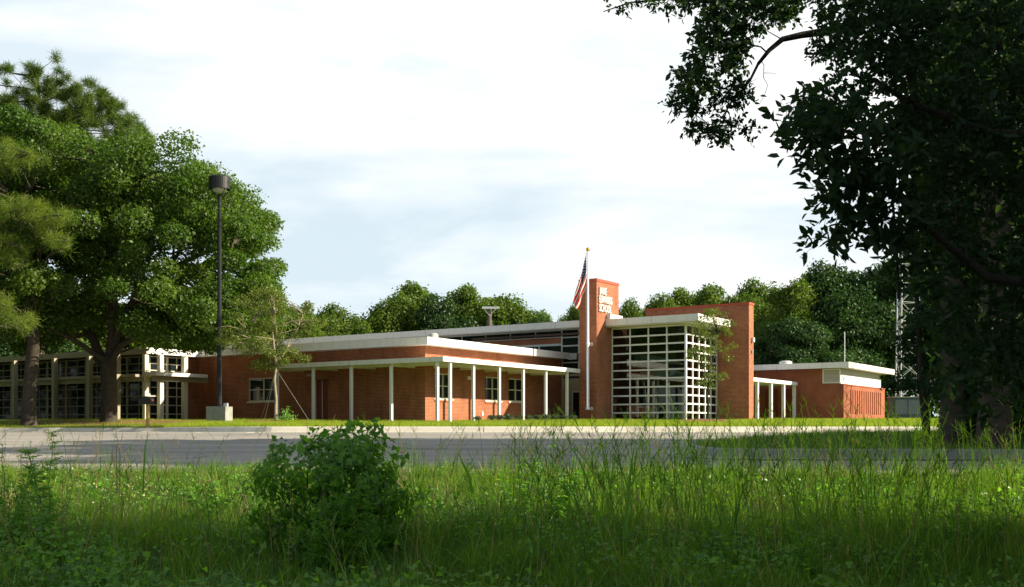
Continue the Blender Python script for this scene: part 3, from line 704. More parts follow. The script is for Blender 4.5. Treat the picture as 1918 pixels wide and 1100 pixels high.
for (ra, za, rb, zb) in ((.43,.05,.44,.52),(.44,.52,.40,.56),(.40,.56,.02,.585),(.40,.06,.43,.05)):
    A_ = [(lx+ra*math.cos(2*PI*k/n), ly+ra*math.sin(2*PI*k/n), hz+za) for k in range(n)]; B_ = [(lx+rb*math.cos(2*PI*k/n), ly+rb*math.sin(2*PI*k/n), hz+zb) for k in range(n)]
    for k in range(n): hd.face([A_[k],A_[(k+1)%n],B_[(k+1)%n],B_[k]], smooth=True)
h_ = hd.build('lamp_head', M['dark'], LP)
mb = MB()
for k in range(4):
    t = PI/4+k*PI/2; pts = [(lx+r_*math.cos(t), ly+r_*math.sin(t), hz+z_) for r_, z_ in ((.41,.06),(.38,-.04),(.26,-.14),(.08,-.21))]; mb.tube(pts, .018, 6)
mb.build('bracket', M['dark'], h_)
mb = MB()
prev = None
for j in range(7):
    a = j/6*PI/2; r_ = .30*math.cos(a)+.001; z_ = hz+.07-.20*math.sin(a)
    cur = [(lx+r_*math.cos(2*PI*k/20), ly+r_*math.sin(2*PI*k/20), z_) for k in range(20)]
    if prev:
        for k in range(20): mb.face([prev[k],cur[k],cur[(k+1)%20],prev[(k+1)%20]], smooth=True)
    prev = cur
mb.build('lens', plain('frosted_lamp_lens', (.55,.55,.42), .2, var=.1), h_)
# flagpole and flag
fu, fb = 9.8, None
r_ = (1101-CX)/F; x0, y0 = AX+fu*UX, AY+fu*UY; fb = (r_*y0-x0)/(WX-r_*WY)
fx, fy, _ = P(fu, fb, 0)
FP = root('flagpole', (fx,fy,ZC+1.16), 'white flagpole clamped to the left face of the brick pier, gold ball on top', 'flagpole')
mb = MB(); mb.tube([(fx,fy,ZC+1.16),(fx,fy,ZC+9.38)], [.085,.05], 14); mb.tube([(fx,fy,ZC+1.10),(fx,fy,ZC+1.22)], .12, 14); mb.tube([(fx,fy,ZC+4.50),(fx,fy,ZC+4.60)], .105, 14); mb.build('pole', M['flagpole'], FP)
for z in (1.16,4.55):
    mb = MB(); a = P(fu+.03,fb,z); b = P(TU0-.002,fb,z); mb.tube([a,b], .045, 10); e_ = P(TU0-.03,fb,z); mb.tube([e_,b], .10, 12); mb.build('wall_bracket', M['flagpole'], FP)
def ball(mb, c, r, n=14, sq=1):
    prev = None
    for j in range(n//2+1):
        a = -PI/2+PI*j/(n//2); cur = [(c[0]+r*math.cos(a)*math.cos(2*PI*k/n), c[1]+r*math.cos(a)*math.sin(2*PI*k/n), c[2]+r*sq*math.sin(a)) for k in range(n)]
        if prev:
            for k in range(n): mb.face([prev[k],prev[(k+1)%n],cur[(k+1)%n],cur[k]], smooth=True)
        prev = cur
mb = MB(); ball(mb, (fx,fy,ZC+9.48), .11); mb.build('ball_finial', M['gold'], FP)
mb = MB(); mb.tube([(fx-.10,fy-.05,ZC+9.28),(fx-.11,fy-.05,ZC+5.5),(fx-.09,fy-.04,ZC+2.6)], .009, 5); mb.tube([(fx,fy,ZC+9.30),(fx-.10,fy-.05,ZC+9.28)], .012, 5); mb.build('halyard', M['grey'], FP)
mb = MB(); nu, nv = 44, 26
def flagpt(s, v):          # s along the fly, v up the hoist
    top = Vector((-.09-.70*s, 0, 9.24-2.40*s)); bot = Vector((-.07-.52*s**1.1, 0, 7.60-1.25*s**.9))
    p = bot.lerp(top, v**(1+.25*s))
    k = s**.6
    yy = .13*k*math.sin(v*11+s*3.2)+.04*k*math.sin(v*27+1.3+s*5)
    xx = .06*k*math.sin(v*13+2*s)+.03*math.sin(9*s+4*v)*k
    return (fx+p.x+xx, fy-.06+yy, ZC+p.z)
for i in range(nu):
    for j in range(nv):
        q = [(i/nu,j/nv),((i+1)/nu,j/nv),((i+1)/nu,(j+1)/nv),(i/nu,(j+1)/nv)]
        mb.face([flagpt(*t) for t in q], q, smooth=True)
fl_ = mb.build('flag', M['flag'], origin=(fx,fy,ZC+9.2)); tag(fl_, 'american flag hanging limp from the white flagpole beside the brick pier', 'flag')
# letterbox
mx_, my_ = at(267,0,44.0)[0], 44.0; mz = .02+ZC+float(lawn_z(np.array(mx_), np.array(44.6)))
MBX = root('mailbox', (mx_,my_+.6,mz), 'black mailbox on a yellow pine post at the kerb in front of the oak', 'mailbox')
mb = MB(); mb.wbox(mx_-.055,mx_+.055,my_+.55,my_+.66,mz-.25,mz+.93); mb.build('post', M['wood'], MBX)
mb = MB(); prof = [(-.19,0),(.19,0),(.19,.16)]+[(.19*math.cos(t), .16+.16*math.sin(t)) for t in np.linspace(.2,PI-.2,8)]+[(-.19,.16)]
y0, y1 = my_+.3, my_+.86
A_ = [(mx_+x*1.12, y0, mz+.932+z) for x, z in prof]; B_ = [(mx_+x*1.12, y1, mz+.932+z) for x, z in prof]
mb.face(A_[::-1]); mb.face(B_)
for k in range(len(prof)): mb.face([A_[k],A_[(k+1)%len(prof)],B_[(k+1)%len(prof)],B_[k]])
mb.build('box', M['dark'], MBX)
mb = MB(); mb.wbox(mx_+.215,mx_+.235,my_+.4,my_+.58,mz+1.06,mz+1.12); mb.build('signal_flag', M['coping'], MBX)
# utility pole behind the roof
ux, uy = at(917.5,0,78)[0:2]; uz = ZC+.9
UP = root('utility_pole', (ux,uy,uz), 'weathered wooden utility pole with a pale crossarm showing over the school roof', 'utility pole')
mb = MB(); mb.tube([(ux,uy,uz-.3),(ux,uy,ZC+8.62)], [.17,.13], 10); mb.build('pole', M['polewood'], UP)
mb = MB(); mb.wbox(ux-.55,ux+.68,uy-.24,uy-.14,ZC+8.58,ZC+8.73); mb.build('crossarm', M['aluminium'], UP)
mb = MB(); mb.tube([(ux-.4,uy-.15,ZC+8.55),(ux,uy-.13,ZC+8.1)], .025, 5); mb.tube([(ux+.4,uy-.15,ZC+8.55),(ux,uy-.13,ZC+8.1)], .025, 5); mb.build('brace', M['aluminium'], UP)
mb = MB(); mb.tube([(ux,uy,ZC+8.3),(ux-2.0,uy+1,ZC+1)], .012, 4); mb.tube([(ux,uy,ZC+8.3),(ux+1.6,uy+2,ZC+1)], .012, 4); mb.build('guy_wire', M['grey'], UP)
# lattice mast and equipment cabinet
tx, ty = at(1697,0,71)[0:2]; tz = ZC+.92
LM = root('lattice_mast', (tx,ty,tz), 'galvanised three-legged lattice mast rising among the dark trees beyond the annex', 'mast')
mb = MB(); H_ = 17.0
def leg(k, h):
    r_ = 1.0-.42*h/H_; t = PI*.62+2*PI*k/3; return Vector((tx+r_*math.cos(t), ty+r_*math.sin(t), tz+h))
for k in range(3): mb.tube([leg(k,-.3), leg(k,H_)], .042, 6)
nn = 14
for j in range(nn):
    h0, h1 = H_*j/nn, H_*(j+1)/nn
    for k in range(3):
        mb.tube([leg(k,h0), leg((k+1)%3,h1)], .020, 5, cap=False); mb.tube([leg((k+1)%3,h0), leg(k,h1)], .020, 5, cap=False); mb.tube([leg(k,h1), leg((k+1)%3,h1)], .022, 5, cap=False)
mb.build('lattice_frame', M['grey'], LM)
ex, ey = at(1694,0,69.5)[0:2]
EC = root('equipment_cabinet', (ex,ey,tz), 'grey metal equipment cabinet at the foot of the lattice mast', 'cabinet')
mb = MB(); mb.wbox(ex-.9,ex+.9,ey-.6,ey+.5,tz-.1,tz+1.15); mb.build('cabinet_body', plain('blue_grey_metal', (.05,.08,.09), .6), EC)
mb = MB(); mb.wbox(ex-.95,ex+.95,ey-.65,ey+.55,tz+1.151,tz+1.2); mb.build('lid', M['cream_shaded'], EC)
mb = MB(); mb.wbox(ex-.78,ex-.03,ey-.625,ey-.602,tz+.1,tz+1.05); mb.wbox(ex+.03,ex+.78,ey-.625,ey-.602,tz+.1,tz+1.05); mb.build('cabinet_door', plain('dull_cabinet_door', (.08,.11,.12), .6), EC)
# ================================================================== TREES
def curve(a, b, sag, n=7, wob=.06):
    a, b = Vector(a), Vector(b); L_ = (b-a).length; r = []
    for i in range(n+1):
        t = i/n; p = a.lerp(b, t); p.z += sag*L_*math.sin(PI*t)*.5
        if 0 < i < n: p += Vector((random.uniform(-1,1),random.uniform(-1,1),random.uniform(-1,1)))*wob*L_*.5
        r.append(p)
    return r
def crown_leaves(cl, rad, per, size, up=.35, squash=.75, shell=.5, aspect=.6):
    """leaves through clumps: cl (K,3), rad (K,)"""
    K = len(cl); n = K*per
    d = unit(RNG.normal(size=(n,3))); rr = rep(rad, per)*(shell+(1-shell)*RNG.random(n)**.6)*RNG.normal(1,.12,n)
    off = d*rr[:,None]; off[:,2] *= squash
    C = rep(cl, per)+off
    keep = ~((d[:,2] < -.45) & (RNG.random(n) < .6))
    N = d*.6+np.array([0,0,up])+RNG.normal(size=(n,3))*.55
    s = size*RNG.uniform(.65,1.3,n)
    C, N, s = C[keep], N[keep], s[keep]
    V, Fc = leaves(C, N, s, aspect)
    crnd = rep(RNG.random(K), per)[keep]
    rnd = np.clip(.5*crnd+.5*RNG.random(len(C)), 0, 1)
    return V, Fc, rnd
def make_tree(name, base, label, cat, clumps, rad, per, size, leaf, bark, trunk_pts, trunk_r, limbs, group=None, twig=.02, up=.35, shell=.5, squash=.75, limb_r=None, branch_every=1, aspect=.6):
    R_ = root(name, base, label, cat, group)
    mb = MB(); mb.tube(trunk_pts, trunk_r, 12)
    nodes = [Vector(p) for p in trunk_pts[len(trunk_pts)//2:]]
    for k, lp in enumerate(limbs):
        L0 = (limb_r[k] if limb_r else trunk_r[-1]*.75); m_ = len(lp)
        mb.tube(lp, [L0*(1-.72*i/(m_-1)) for i in range(m_)], 8); nodes += [Vector(p) for p in lp[2:]]
    nd = np.array([tuple(p) for p in nodes])
    for i in range(0, len(clumps), branch_every):
        c = clumps[i]; d = np.linalg.norm(nd-c, axis=1)+.6*np.maximum(0, nd[:,2]-c[2]); j = int(d.argmin())
        if d[j] > .25:
            pts = curve(nd[j], c, .12, 4, .12); mb.tube(pts, [twig*2.2*(1-.75*q/4) for q in range(5)], 5, cap=False)
    mb.build('trunk', bark, R_)
    V, Fc, rnd = crown_leaves(clumps, rad, per, size, up, squash, shell, aspect)
    np_mesh('crown', V, Fc, leaf, R_, origin=base, rnd=rnd)
    return R_
def poly_clumps(poly, D, n, depth, rmin, gaps=(), mind=.5, dc=0):
    """scatter clump centres through the volume behind an outline, thinner where gaps are"""
    xs_ = [p[0] for p in poly]; ys_ = [p[1] for p in poly]; res = []; xc = sum(xs_)/len(xs_); hw = (max(xs_)-min(xs_))/2
    tries = 0
    while len(res) < n and tries < n*60:
        tries += 1
        px, py = random.uniform(min(xs_),max(xs_)), random.uniform(min(ys_),max(ys_))
        if not inpoly(np.array(px), np.array(py), poly): continue
        if any(inpoly(np.array(px), np.array(py), g) for g, pr in gaps if random.random() < pr): continue
        e = math.sqrt(max(.05, 1-((px-xc)/(hw*1.05))**2)); Dy = D+dc+random.uniform(-1,1)*depth*e
        sc = Dy/D; p = np.array([(px-CX)/F*D, Dy, ZC-(py-HY)/F*D])      # orthographic depth so that it stays a solid crown
        if all(np.linalg.norm(p-q) > mind for q in res[-80:]): res.append(p)
    return np.array(res)
# ---- live oak
D = 50.0; bx0 = at(205,0,D)[0]; bz = ZC+float(lawn_z(np.array(bx0), np.array(D)))
oak_poly = [(-90,330),(-60,262),(0,240),(60,232),(120,236),(190,255),(262,262),(330,285),(395,303),(440,318),(478,345),(500,372),(516,415),(524,450),(518,490),(516,530),(534,562),(520,610),(470,632),(420,640),(385,628),(330,655),(285,640),(245,600),(190,575),(150,590),(110,560),(70,600),(20,620),(-60,610),(-110,500)]
gaps = [([(160,395),(250,380),(290,470),(400,470),(470,540),(440,570),(330,560),(240,570),(200,520)], .5), ([(150,570),(400,560),(400,600),(150,620)], .2)]
oak_poly = [(215+(x-215)*.92, 445+(y-445)*(.86 if y < 445 else .95)) for x, y in oak_poly]
cl = poly_clumps(oak_poly, D, 440, 6.3, 1, gaps, .52)
cl = np.concatenate([cl, poly_clumps([(250,600),(330,570),(400,550),(505,530),(520,600),(480,632),(400,640),(335,648),(260,632)], D, 75, 3.5, 1, (), .42), poly_clumps([(-60,540),(60,560),(150,560),(190,600),(160,630),(60,650),(-60,650)], D, 60, 4, 1, (), .5)])
rad = RNG.uniform(.62,1.12,len(cl))
def O(px, py, dy=0): return Vector(((px-CX)/F*D, D+dy, ZC-(py-HY)/F*D))
tr = [O(203,805),O(203,792),O(205,760),O(204,720),O(203,690),O(206,665)]
tr[0].z = bz-.3
limbs = [[O(204,690),O(185,660),O(165,625,.3),O(150,590,.8),O(120,550,1),O(100,480,1.5),O(90,400,2)],
 [O(206,670),O(215,620,-.3),O(218,570,-.6),O(222,500,-1),O(215,430,-1.2),O(205,360,-1)],
 [O(206,680),O(235,648,-.5),O(262,640,-1),O(300,628,-1.6),O(350,612,-2)],
 [O(208,668),O(240,610,.6),O(262,560,1.2),O(310,520,1.6),O(360,480,2),O(410,440,2.2)],
 [O(208,660),O(250,585,-.9),O(290,545,-1.4),O(350,510,-1.8),O(400,490,-2),O(455,470,-2)],
 [O(204,680),O(160,640,-1.5),O(110,610,-2.5),O(50,590,-3)],
 [O(230,600,.8),O(262,530,2.4),O(300,450,3),O(330,380,3.3)],
 [O(222,600,-.5),O(250,520,-2.4),O(290,440,-3.4),O(310,370,-3.6)],
 [O(150,590,.8),O(120,590,2.5),O(60,560,4),O(0,520,4.6)],
 [O(250,585,-.9),O(330,560,-1),O(420,560,-1.4),O(480,560,-1.8)]]
OAK = make_tree('oak_tree', (bx0,D,bz), 'broad spreading live oak with a dense dark green crown in front of the glazed classrooms', 'tree', cl, rad*.92, 720, .15, M['oak'], M['bark'], tr, [.48,.40,.35,.35,.36,.30], limbs, twig=.03,
   limb_r=[.24,.22,.17,.20,.20,.14,.15,.13,.13,.13], up=.3)
# ---- pines: needle tufts
def pine_tufts(cl, n, ln, wd, droop=0.15, ball_=.35):
    K = len(cl); N_ = K*n
    d = unit(RNG.normal(size=(N_,3))+np.array([0,0,.35])); C = rep(cl, n)+unit(RNG.normal(size=(N_,3)))*ball_*RNG.random((N_,1))
    l = ln*RNG.uniform(.7,1.2,N_)[:,None]; tip = C+d*l; tip[:,2] -= droop*l[:,0]
    side = unit(np.cross(d, RNG.normal(size=(N_,3))))*wd
    V = np.stack([C-side, C+side, tip+side*.3, tip-side*.3],1).reshape(-1,3)
    Fc = np.arange(N_)[:,None]*4+np.arange(4)[None,:]
    rnd = np.clip(.5*rep(RNG.random(K), n)+.5*RNG.random(N_),0,1)
    return V, Fc, rnd
def pine(name, base, label, trunk_pts, trunk_r, cl, tuft, ln, wd, m, group=None, ball_=.35, droop=.15):
    R_ = root(name, base, label, 'tree', group)
    mb = MB(); mb.tube(trunk_pts, trunk_r, 10); tp = np.array([tuple(Vector(p)) for p in trunk_pts])
    dense = np.concatenate([tp[i]+(tp[i+1]-tp[i])*np.linspace(0,1,8)[:,None] for i in range(len(tp)-1)])
    keys = cl[::5]
    for c in keys:
        d = np.linalg.norm((dense-c)*np.array([1,1,2]), axis=1)+1.2*np.maximum(0, dense[:,2]-c[2]+.3); j = int(d.argmin())
        mb.tube(curve(dense[j], c, -.08, 5, .06), [.055*(1-.7*q/5) for q in range(6)], 5, cap=False)
    for i, c in enumerate(cl):
        if i%5:
            d = np.linalg.norm(keys-c, axis=1); mb.tube(curve(keys[int(d.argmin())], c, 0, 2, .1), [.025,.018,.01], 4, cap=False)
    mb.build('trunk', M['bark'], R_)
    V, Fc, rnd = pine_tufts(cl, tuft, ln, wd, droop, ball_)
    np_mesh('crown', V, Fc, m, R_, origin=base, rnd=rnd); return R_
D2 = 66.0
pp = [(-110,120),(-60,90),(0,118),(28,112),(60,138),(95,125),(140,128),(172,150),(205,170),(240,195),(235,215),(262,235),(268,262),(150,300),(-110,300)]
cl = poly_clumps([(x+16,y+16) for x, y in pp], D2, 400, 3.4, 1, (), .36)
def O2(px, py, dy=0): return Vector(((px-CX)/F*D2, D2+dy, ZC-(py-HY)/F*D2))
b = O2(70,800); b.z = ZC+.75
pine('pine_tree', tuple(b), 'tall pine with round needle tufts rising behind the oak', [b-Vector((0,0,.3)),O2(72,600),O2(76,400),O2(80,250),O2(70,140)], [.40,.33,.26,.16,.05], cl, 210, .42, .012, M['pine'], ball_=.34, droop=.05)
D3 = 46.5
def O3(px, py, dy=0): return Vector(((px-CX)/F*D3, D3+dy, ZC-(py-HY)/F*D3))
cls = [poly_clumps(p_, 42.0, n_, min(dp,.9), 1, (), .3) for p_, n_, dp in (
  ([(-60,380),(40,376),(90,384),(128,398),(135,412),(95,422),(60,418),(0,412),(-60,418)], 40, 1.2),
  ([(-60,545),(10,548),(30,575),(62,600),(58,622),(20,612),(-60,600)], 30, .9),
  ([(-60,262),(30,275),(75,290),(90,305),(30,320),(-60,330)], 34, 1.2),
  ([(-60,440),(20,445),(50,470),(20,490),(-60,500)], 20, 1.2), ([(80,430),(130,445),(120,470),(85,455)], 8, .5))]
cl = np.concatenate(cls)
b = O3(54,795); b.z = ZC+.36
pine('pine_tree', tuple(b), 'old pine in front of the oak with golden green needle sprays at the left edge', [b-Vector((0,0,.3)),O3(54,760),O3(58,700),O3(63,640),O3(60,560),O3(50,440),O3(44,350),O3(30,290)], [.34,.29,.27,.25,.23,.20,.14,.08], cl, 120, .30, .007, M['pine2'], ball_=.34, droop=.12)
# ---- trees far behind: five grown once, copied
def variant(i, leaf, nclump=95, per=420, H=11, R_=4.8, size=.27):
    cl = []
    while len(cl) < nclump:
        p = np.array([random.uniform(-1,1),random.uniform(-1,1),random.uniform(-1,1)])
        l = np.linalg.norm(p)
        if l > 1 or (l < .45 and random.random() < .7): continue
        lob = [(0,0,.70,1),(.5,.2,.55,.72),(-.5,-.1,.58,.74),(.1,-.55,.5,.7),(-.15,.5,.62,.66),(.25*math.sin(i*2),.2,.86,.5)][random.randrange(6)]; q = np.array([lob[0]*R_*1.0+p[0]*R_*.62*lob[3], lob[1]*R_+p[1]*R_*.62*lob[3], H*lob[2]+p[2]*H*.30*lob[3]-H*.05]); cl.append(q)
    cl = np.array(cl); rad = RNG.uniform(.85,1.6,len(cl))
    limbs = [curve((0,0,H*.3), (R_*.55*math.cos(a+i), R_*.55*math.sin(a+i), H*random.uniform(.55,.85)), .1) for a in np.linspace(0, 5.2, 6)]
    return make_tree('woodland_tree', (0,0,0), 'x', 'tree', cl, rad, per, size, leaf, M['bark'], [(0,0,-.5),(.05,0,H*.15),(0,.1,H*.3),(.1,0,H*.45),(0,0,H*.8)], [.30,.24,.22,.17,.05], limbs, twig=.03, up=.3, shell=.45, squash=.8)
VAR = [variant(i, M['wood1'] if i < 3 else M['wood2']) for i in range(5)]
used = set()
def copy_tree(o, loc, sc, rz, label, group):
    if id(o) not in used: used.add(id(o)); c = o
    else:
        c = o.copy(); COL.objects.link(c)
        for ch in o.children:
            d = ch.copy(); COL.objects.link(d); d.parent = c
    c.location = loc; c.scale = sc; c.rotation_euler = (0,0,rz); c['label'] = label; c['group'] = group; c['o'] = tuple(loc)
    return c
# px centre, px top, half width px, depth, variant
FAR = [(575,572,50,84,0),(612,590,44,92,3),(640,566,44,88,1),(680,590,40,96,2),(705,572,44,90,0),(745,552,46,92,1),(792,532,46,96,2),(835,552,42,90,3),(872,534,46,94,0),(915,552,48,92,1),(950,560,46,98,2),(985,578,42,92,0),(1015,590,34,88,3),(1042,600,30,96,1),
 (1078,568,22,90,2),(1064,588,22,98,0),(1168,560,26,88,1),(1192,580,28,96,2),(1222,590,24,90,0),(1262,548,40,92,1),(1300,540,38,98,2),(1345,532,42,90,0),(1388,548,36,96,3),(1428,518,44,90,1),(1470,528,42,84,2),(1512,508,44,92,0),
 (1545,492,46,86,3),(1590,480,52,84,4),(1635,486,50,90,3),(1680,468,56,86,4),(1735,455,60,88,4),(1795,440,62,90,3),(1860,450,64,86,4),(1925,440,66,92,3),(1450,590,42,80,4),(1498,600,44,80,4),(1560,600,46,83,4),(1615,610,46,84,4),
 (20,560,60,88,3),(80,575,58,84,4),(150,560,58,90,3),(230,566,58,86,0),(300,570,56,92,4),(370,580,54,88,1),(440,575,54,90,3),(505,566,50,84,1),(-60,540,70,90,4),(-140,500,80,90,3)]
names = ['rounded', 'narrow', 'bushy', 'low', 'broad', 'loose', 'uneven']
def side(px):
    if px < 420: return 'behind the glazed classrooms'
    if px < 740: return 'behind the left of the long roof'
    if px < 1000: return 'behind the middle of the long roof'
    if px < 1110: return 'just left of the flagpole'
    if px < 1240: return 'between the brick pier and the fin wall'
    if px < 1400: return 'above the red coping of the fin wall'
    if px < 1540: return 'behind the annex roof'
    return 'in the dark wood right of the annex'
cnt = {}
ordn = ['first','second','third','fourth','fifth','sixth','seventh','eighth','ninth','tenth','eleventh','twelfth']
for px, top, hw, D, v in sorted(FAR):
    zt = -(top-HY)/F*D; h = zt-.8; sx = hw*1.0/F*D/2.3; x = (px-CX)/F*D
    s_ = side(px); k = cnt.get(s_,0); cnt[s_] = k+1
    copy_tree(VAR[v], (x,D,ZC+.8), (sx,sx,h/11.2), random.uniform(0,6.28), f'{ordn[min(k,11)]} green tree from the left {s_}', 'broadleaf trees behind the school')
# woods behind and to the left of the camera (they fill the window reflections)
for k, (x, y) in enumerate([(-34,6),(-42,14),(-38,24),(-46,33),(-30,-4),(-20,-26),(10,-30),(-50,44),(-56,55),(-44,60),(-60,66),(-38,53),(-37,61),(-40,69),(-36,46)]):
    copy_tree(VAR[k%5], (x,y,ZC-1.6 if y < 20 else ZC), (1.25,1.25,1.45), k*1.1, 'tall tree in the woods behind the camera, outside the picture', 'woods behind the camera')
# undergrowth closing the view under the crowns, all round the grounds
pl = [(-30,-34),(-62,-18),(-68,60),(-62,104),(0,108),(40,106),(66,92),(74,40),(66,0)]
n = 60000; seg = RNG.integers(0, len(pl)-1, n); t = RNG.random(n); pa = np.array(pl, dtype=float); q_ = pa[seg]*(1-t[:,None])+pa[seg+1]*t[:,None]
hh = 3.6+1.3*np.sin(q_[:,0]*.35)*np.cos(q_[:,1]*.29)+.7*np.sin(q_[:,0]*1.1+q_[:,1]*.9)
C = np.stack([q_[:,0]+RNG.normal(0,1.5,n), q_[:,1]+RNG.normal(0,1.5,n), np.where(q_[:,1] > 30, ZC+.8, ZC-1.4)+hh*RNG.random(n)**.8],1)
V, Fc = leaves(C, RNG.normal(size=(n,3))+np.array([0,-.3,.6]), RNG.uniform(.35,.75,n), .7); o = np_mesh('undergrowth', V, Fc, M['wood2'], rnd=RNG.random(n)); o['kind'] = 'stuff'
# ---- young trees with stakes wires
def young(base, label, top, spread, n, sc, fork, m=M['young'], size=.075, bark=M['barkl'], lean=0, name='young_oak', low=.0, per=150, rr=(.22,.42), tr=.06):
    bx_, by_, bz_ = base; cl = []
    while len(cl) < n:
        p = np.array([random.gauss(0,.5),random.gauss(0,.5),random.uniform(-1,1)])
        if p[0]**2+p[1]**2 > 1: continue
        w_ = math.sqrt(max(.04,1-(p[2]*.95)**2)); cl.append(np.array([bx_+lean+p[0]*spread*w_*1.25, by_+p[1]*spread*w_*1.25, bz_+(fork+low+top)/2+p[2]*(top-fork-low)/2]))
    cl = np.array(cl); rad = RNG.uniform(rr[0],rr[1],len(cl))
    limbs = [curve((bx_+.02,by_,bz_+fork+.05*k), (bx_+spread*.6*math.cos(2.2*k+.5), by_+spread*.6*math.sin(2.2*k+.5), bz_+fork+(top-fork)*random.uniform(.4,.8)), -.1, 6, .05) for k in range(6)]
    return make_tree(name, base, label, 'tree', cl, rad, per, size, m, bark, [(bx_,by_,bz_-.2),(bx_+.02,by_,bz_+fork*.4),(bx_-.05,by_,bz_+fork*.75),(bx_+.02,by_,bz_+fork),(bx_+lean*.5,by_,bz_+fork+(top-fork)*.5)], [tr*1.2,tr,tr*.9,tr*.85,tr*.3], limbs, twig=.010, shell=.3, limb_r=[tr*.5]*6)
D = 44.0; x = at(516,0,D)[0]; z = ZC+float(lawn_z(np.array(x), np.array(D)))+.1
young((x,D,z), 'young oak with a pale forked trunk in the lawn near the end of the canopy', 5.1, 1.9, 84, 1, 2.15, lean=-.25, per=230)
for k, (dx, dy) in enumerate(((1.35,.3),(-.35,-.5),(-.75,.6))):
    mb = MB(); mb.tube([(x+.02,D,z+2.05),(x+dx,D+dy,z-.1)], .007, 5); o = mb.build('guy_wire', M['grey'], origin=(x+dx,D+dy,z))
    tag(o, ['thin stay wire running from the young oak down to the right', 'near upright stay wire left of the young oak trunk', 'thin stay wire running from the young oak down to the left'][k], 'wire', 'stay wires of the young oak')
D = 49.3; x = at(1326,0,D)[0]; z = ZC+float(lawn_z(np.array(x), np.array(D)))+.1
young((x,D,z), 'slender young tree with a sparse leaning crown in front of the glass corner', 4.95, .95, 60, 1, 1.5, lean=.1, per=110, bark=M['barkd'], name='young_tree', tr=.055, rr=(.2,.36), low=-.1)
# ---- near water oak: trunk outside the frame, limb overhead, foliage hanging at the right
def sprigs(poly, D0, D1, n, size, nl=9, spread=.13, m=None, hang=.4, gaps=(), asp=.46):
    xs_ = [p[0] for p in poly]; ys_ = [p[1] for p in poly]; P_ = []
    while len(P_) < n:
        px, py = random.uniform(min(xs_),max(xs_)), random.uniform(min(ys_),max(ys_))
        if not inpoly(np.array(px), np.array(py), poly): continue
        if any(inpoly(np.array(px), np.array(py), g) for g, pr in gaps if random.random() < pr): continue
        P_.append(at(px, py, random.uniform(D0,D1)))
    P_ = np.array(P_); K = len(P_); N_ = K*nl
    ax = unit(RNG.normal(size=(K,3))+np.array([-.3,0,-hang])); t = RNG.random(N_)[:,None]
    C = rep(P_, nl)+rep(ax, nl)*t*spread+RNG.normal(size=(N_,3))*spread*.16
    la = unit(rep(ax, nl)*.6+RNG.normal(size=(N_,3))*.6)
    V, Fc = leaf6(C, RNG.normal(size=(N_,3))+np.array([0,-.3,.6]), size*RNG.uniform(.6,1.3,N_), asp, axis=la, jit=.2)
    # twigs
    tw0 = P_-ax*spread*.7; tw1 = P_+ax*spread; s_ = unit(np.cross(ax, RNG.normal(size=(K,3))))*.0022
    TV = np.stack([tw0-s_,tw0+s_,tw1+s_,tw1-s_],1).reshape(-1,3); TF = np.arange(K)[:,None]*4+np.arange(4)[None,:]+len(V)
    return np.concatenate([V,TV]), np.concatenate([Fc,TF]), np.concatenate([rep(RNG.random(N_),2), np.zeros(K)]), P_
nb = (6.9,9.2,ZC-1.15)
NT = root('water_oak', nb, 'dark shaded oak close to the camera hanging across the top right corner', 'tree')
mb = MB()
mb.tube([(6.9,9.2,ZC-1.4),(6.8,9.3,ZC+1),(6.6,9.5,ZC+3.2),(6.8,9.7,ZC+5.4),(7,9.8,ZC+8)], [.36,.30,.27,.24,.14], 12)
def bough(pts, r0, r1, n=7):
    q = [Vector(at(*p)) for p in pts]; m_ = len(q); mb.tube(q, [r0+(r1-r0)*i/(m_-1) for i in range(m_)], n)
    return q
q1 = [Vector((6.6,9.5,ZC+2.9)), Vector((5.4,9.8,ZC+3.4))]; mb.tube(q1, [.10,.07], 8)
bough([(2100,90,10.2),(1850,30,10.5),(1700,25,10.6),(1600,45,10.7),(1540,60,10.8),(1500,66,10.8),(1465,74,10.8),(1440,95,10.8),(1420,120,10.8)], .06, .017)
bough([(1420,120,10.8),(1405,150,10.7),(1385,175,10.7),(1370,192,10.7),(1362,205,10.7),(1355,225,10.7)], .014, .006)
bough([(1436,98,10.8),(1425,88,10.85),(1412,86,10.9),(1398,96,10.9),(1370,112,11),(1340,130,11)], .009, .004, 5)
bough([(1412,86,10.9),(1408,70,10.95),(1395,40,11),(1385,10,11)], .006, .004, 5)
bough([(1424,112,10.8),(1431,122,10.8),(1430,145,10.8),(1438,160,10.8),(1432,178,10.8),(1422,196,10.8)], .004, .002, 4)
bough([(1430,137,10.8),(1445,137,10.8),(1456,139,10.8)], .003, .0015, 4)
bough([(1465,74,10.8),(1440,60,10.9),(1420,45,11)], .006, .003, 5)
bough([(1700,-60,10.8),(1560,-30,10.8),(1480,-8,10.9),(1400,-1,11),(1320,4,11),(1250,-2,11),(1180,5,11),(1130,22,11)], .03, .005)
bough([(2150,260,9.2),(1850,250,9.2),(1700,190,9.3),(1640,150,9.3),(1590,140,9.3)], .05, .006)
bough([(2150,560,9),(1850,520,9),(1740,430,9.1),(1690,330,9.1),(1640,290,9.1),(1570,290,9.1)], .05, .005)
bough([(1740,430,9.1),(1700,420,9.1),(1640,400,9.1),(1580,410,9.1)], .015, .004)
bough([(1684,560,9.6),(1680,480,9.5),(1674,400,9.4),(1668,330,9.3),(1640,230,9.3)], .016, .008)
mb.build('trunk', M['barkd'], NT)
parts_ = []
GP = [([(1840,20),(1890,20),(1900,120),(1850,130)],.75), ([(1800,340),(1900,330),(1890,470),(1810,450)],.6), ([(1720,60),(1800,80),(1790,150),(1730,140)],.4), ([(1760,480),(1900,500),(1880,600),(1780,590)],.35)]
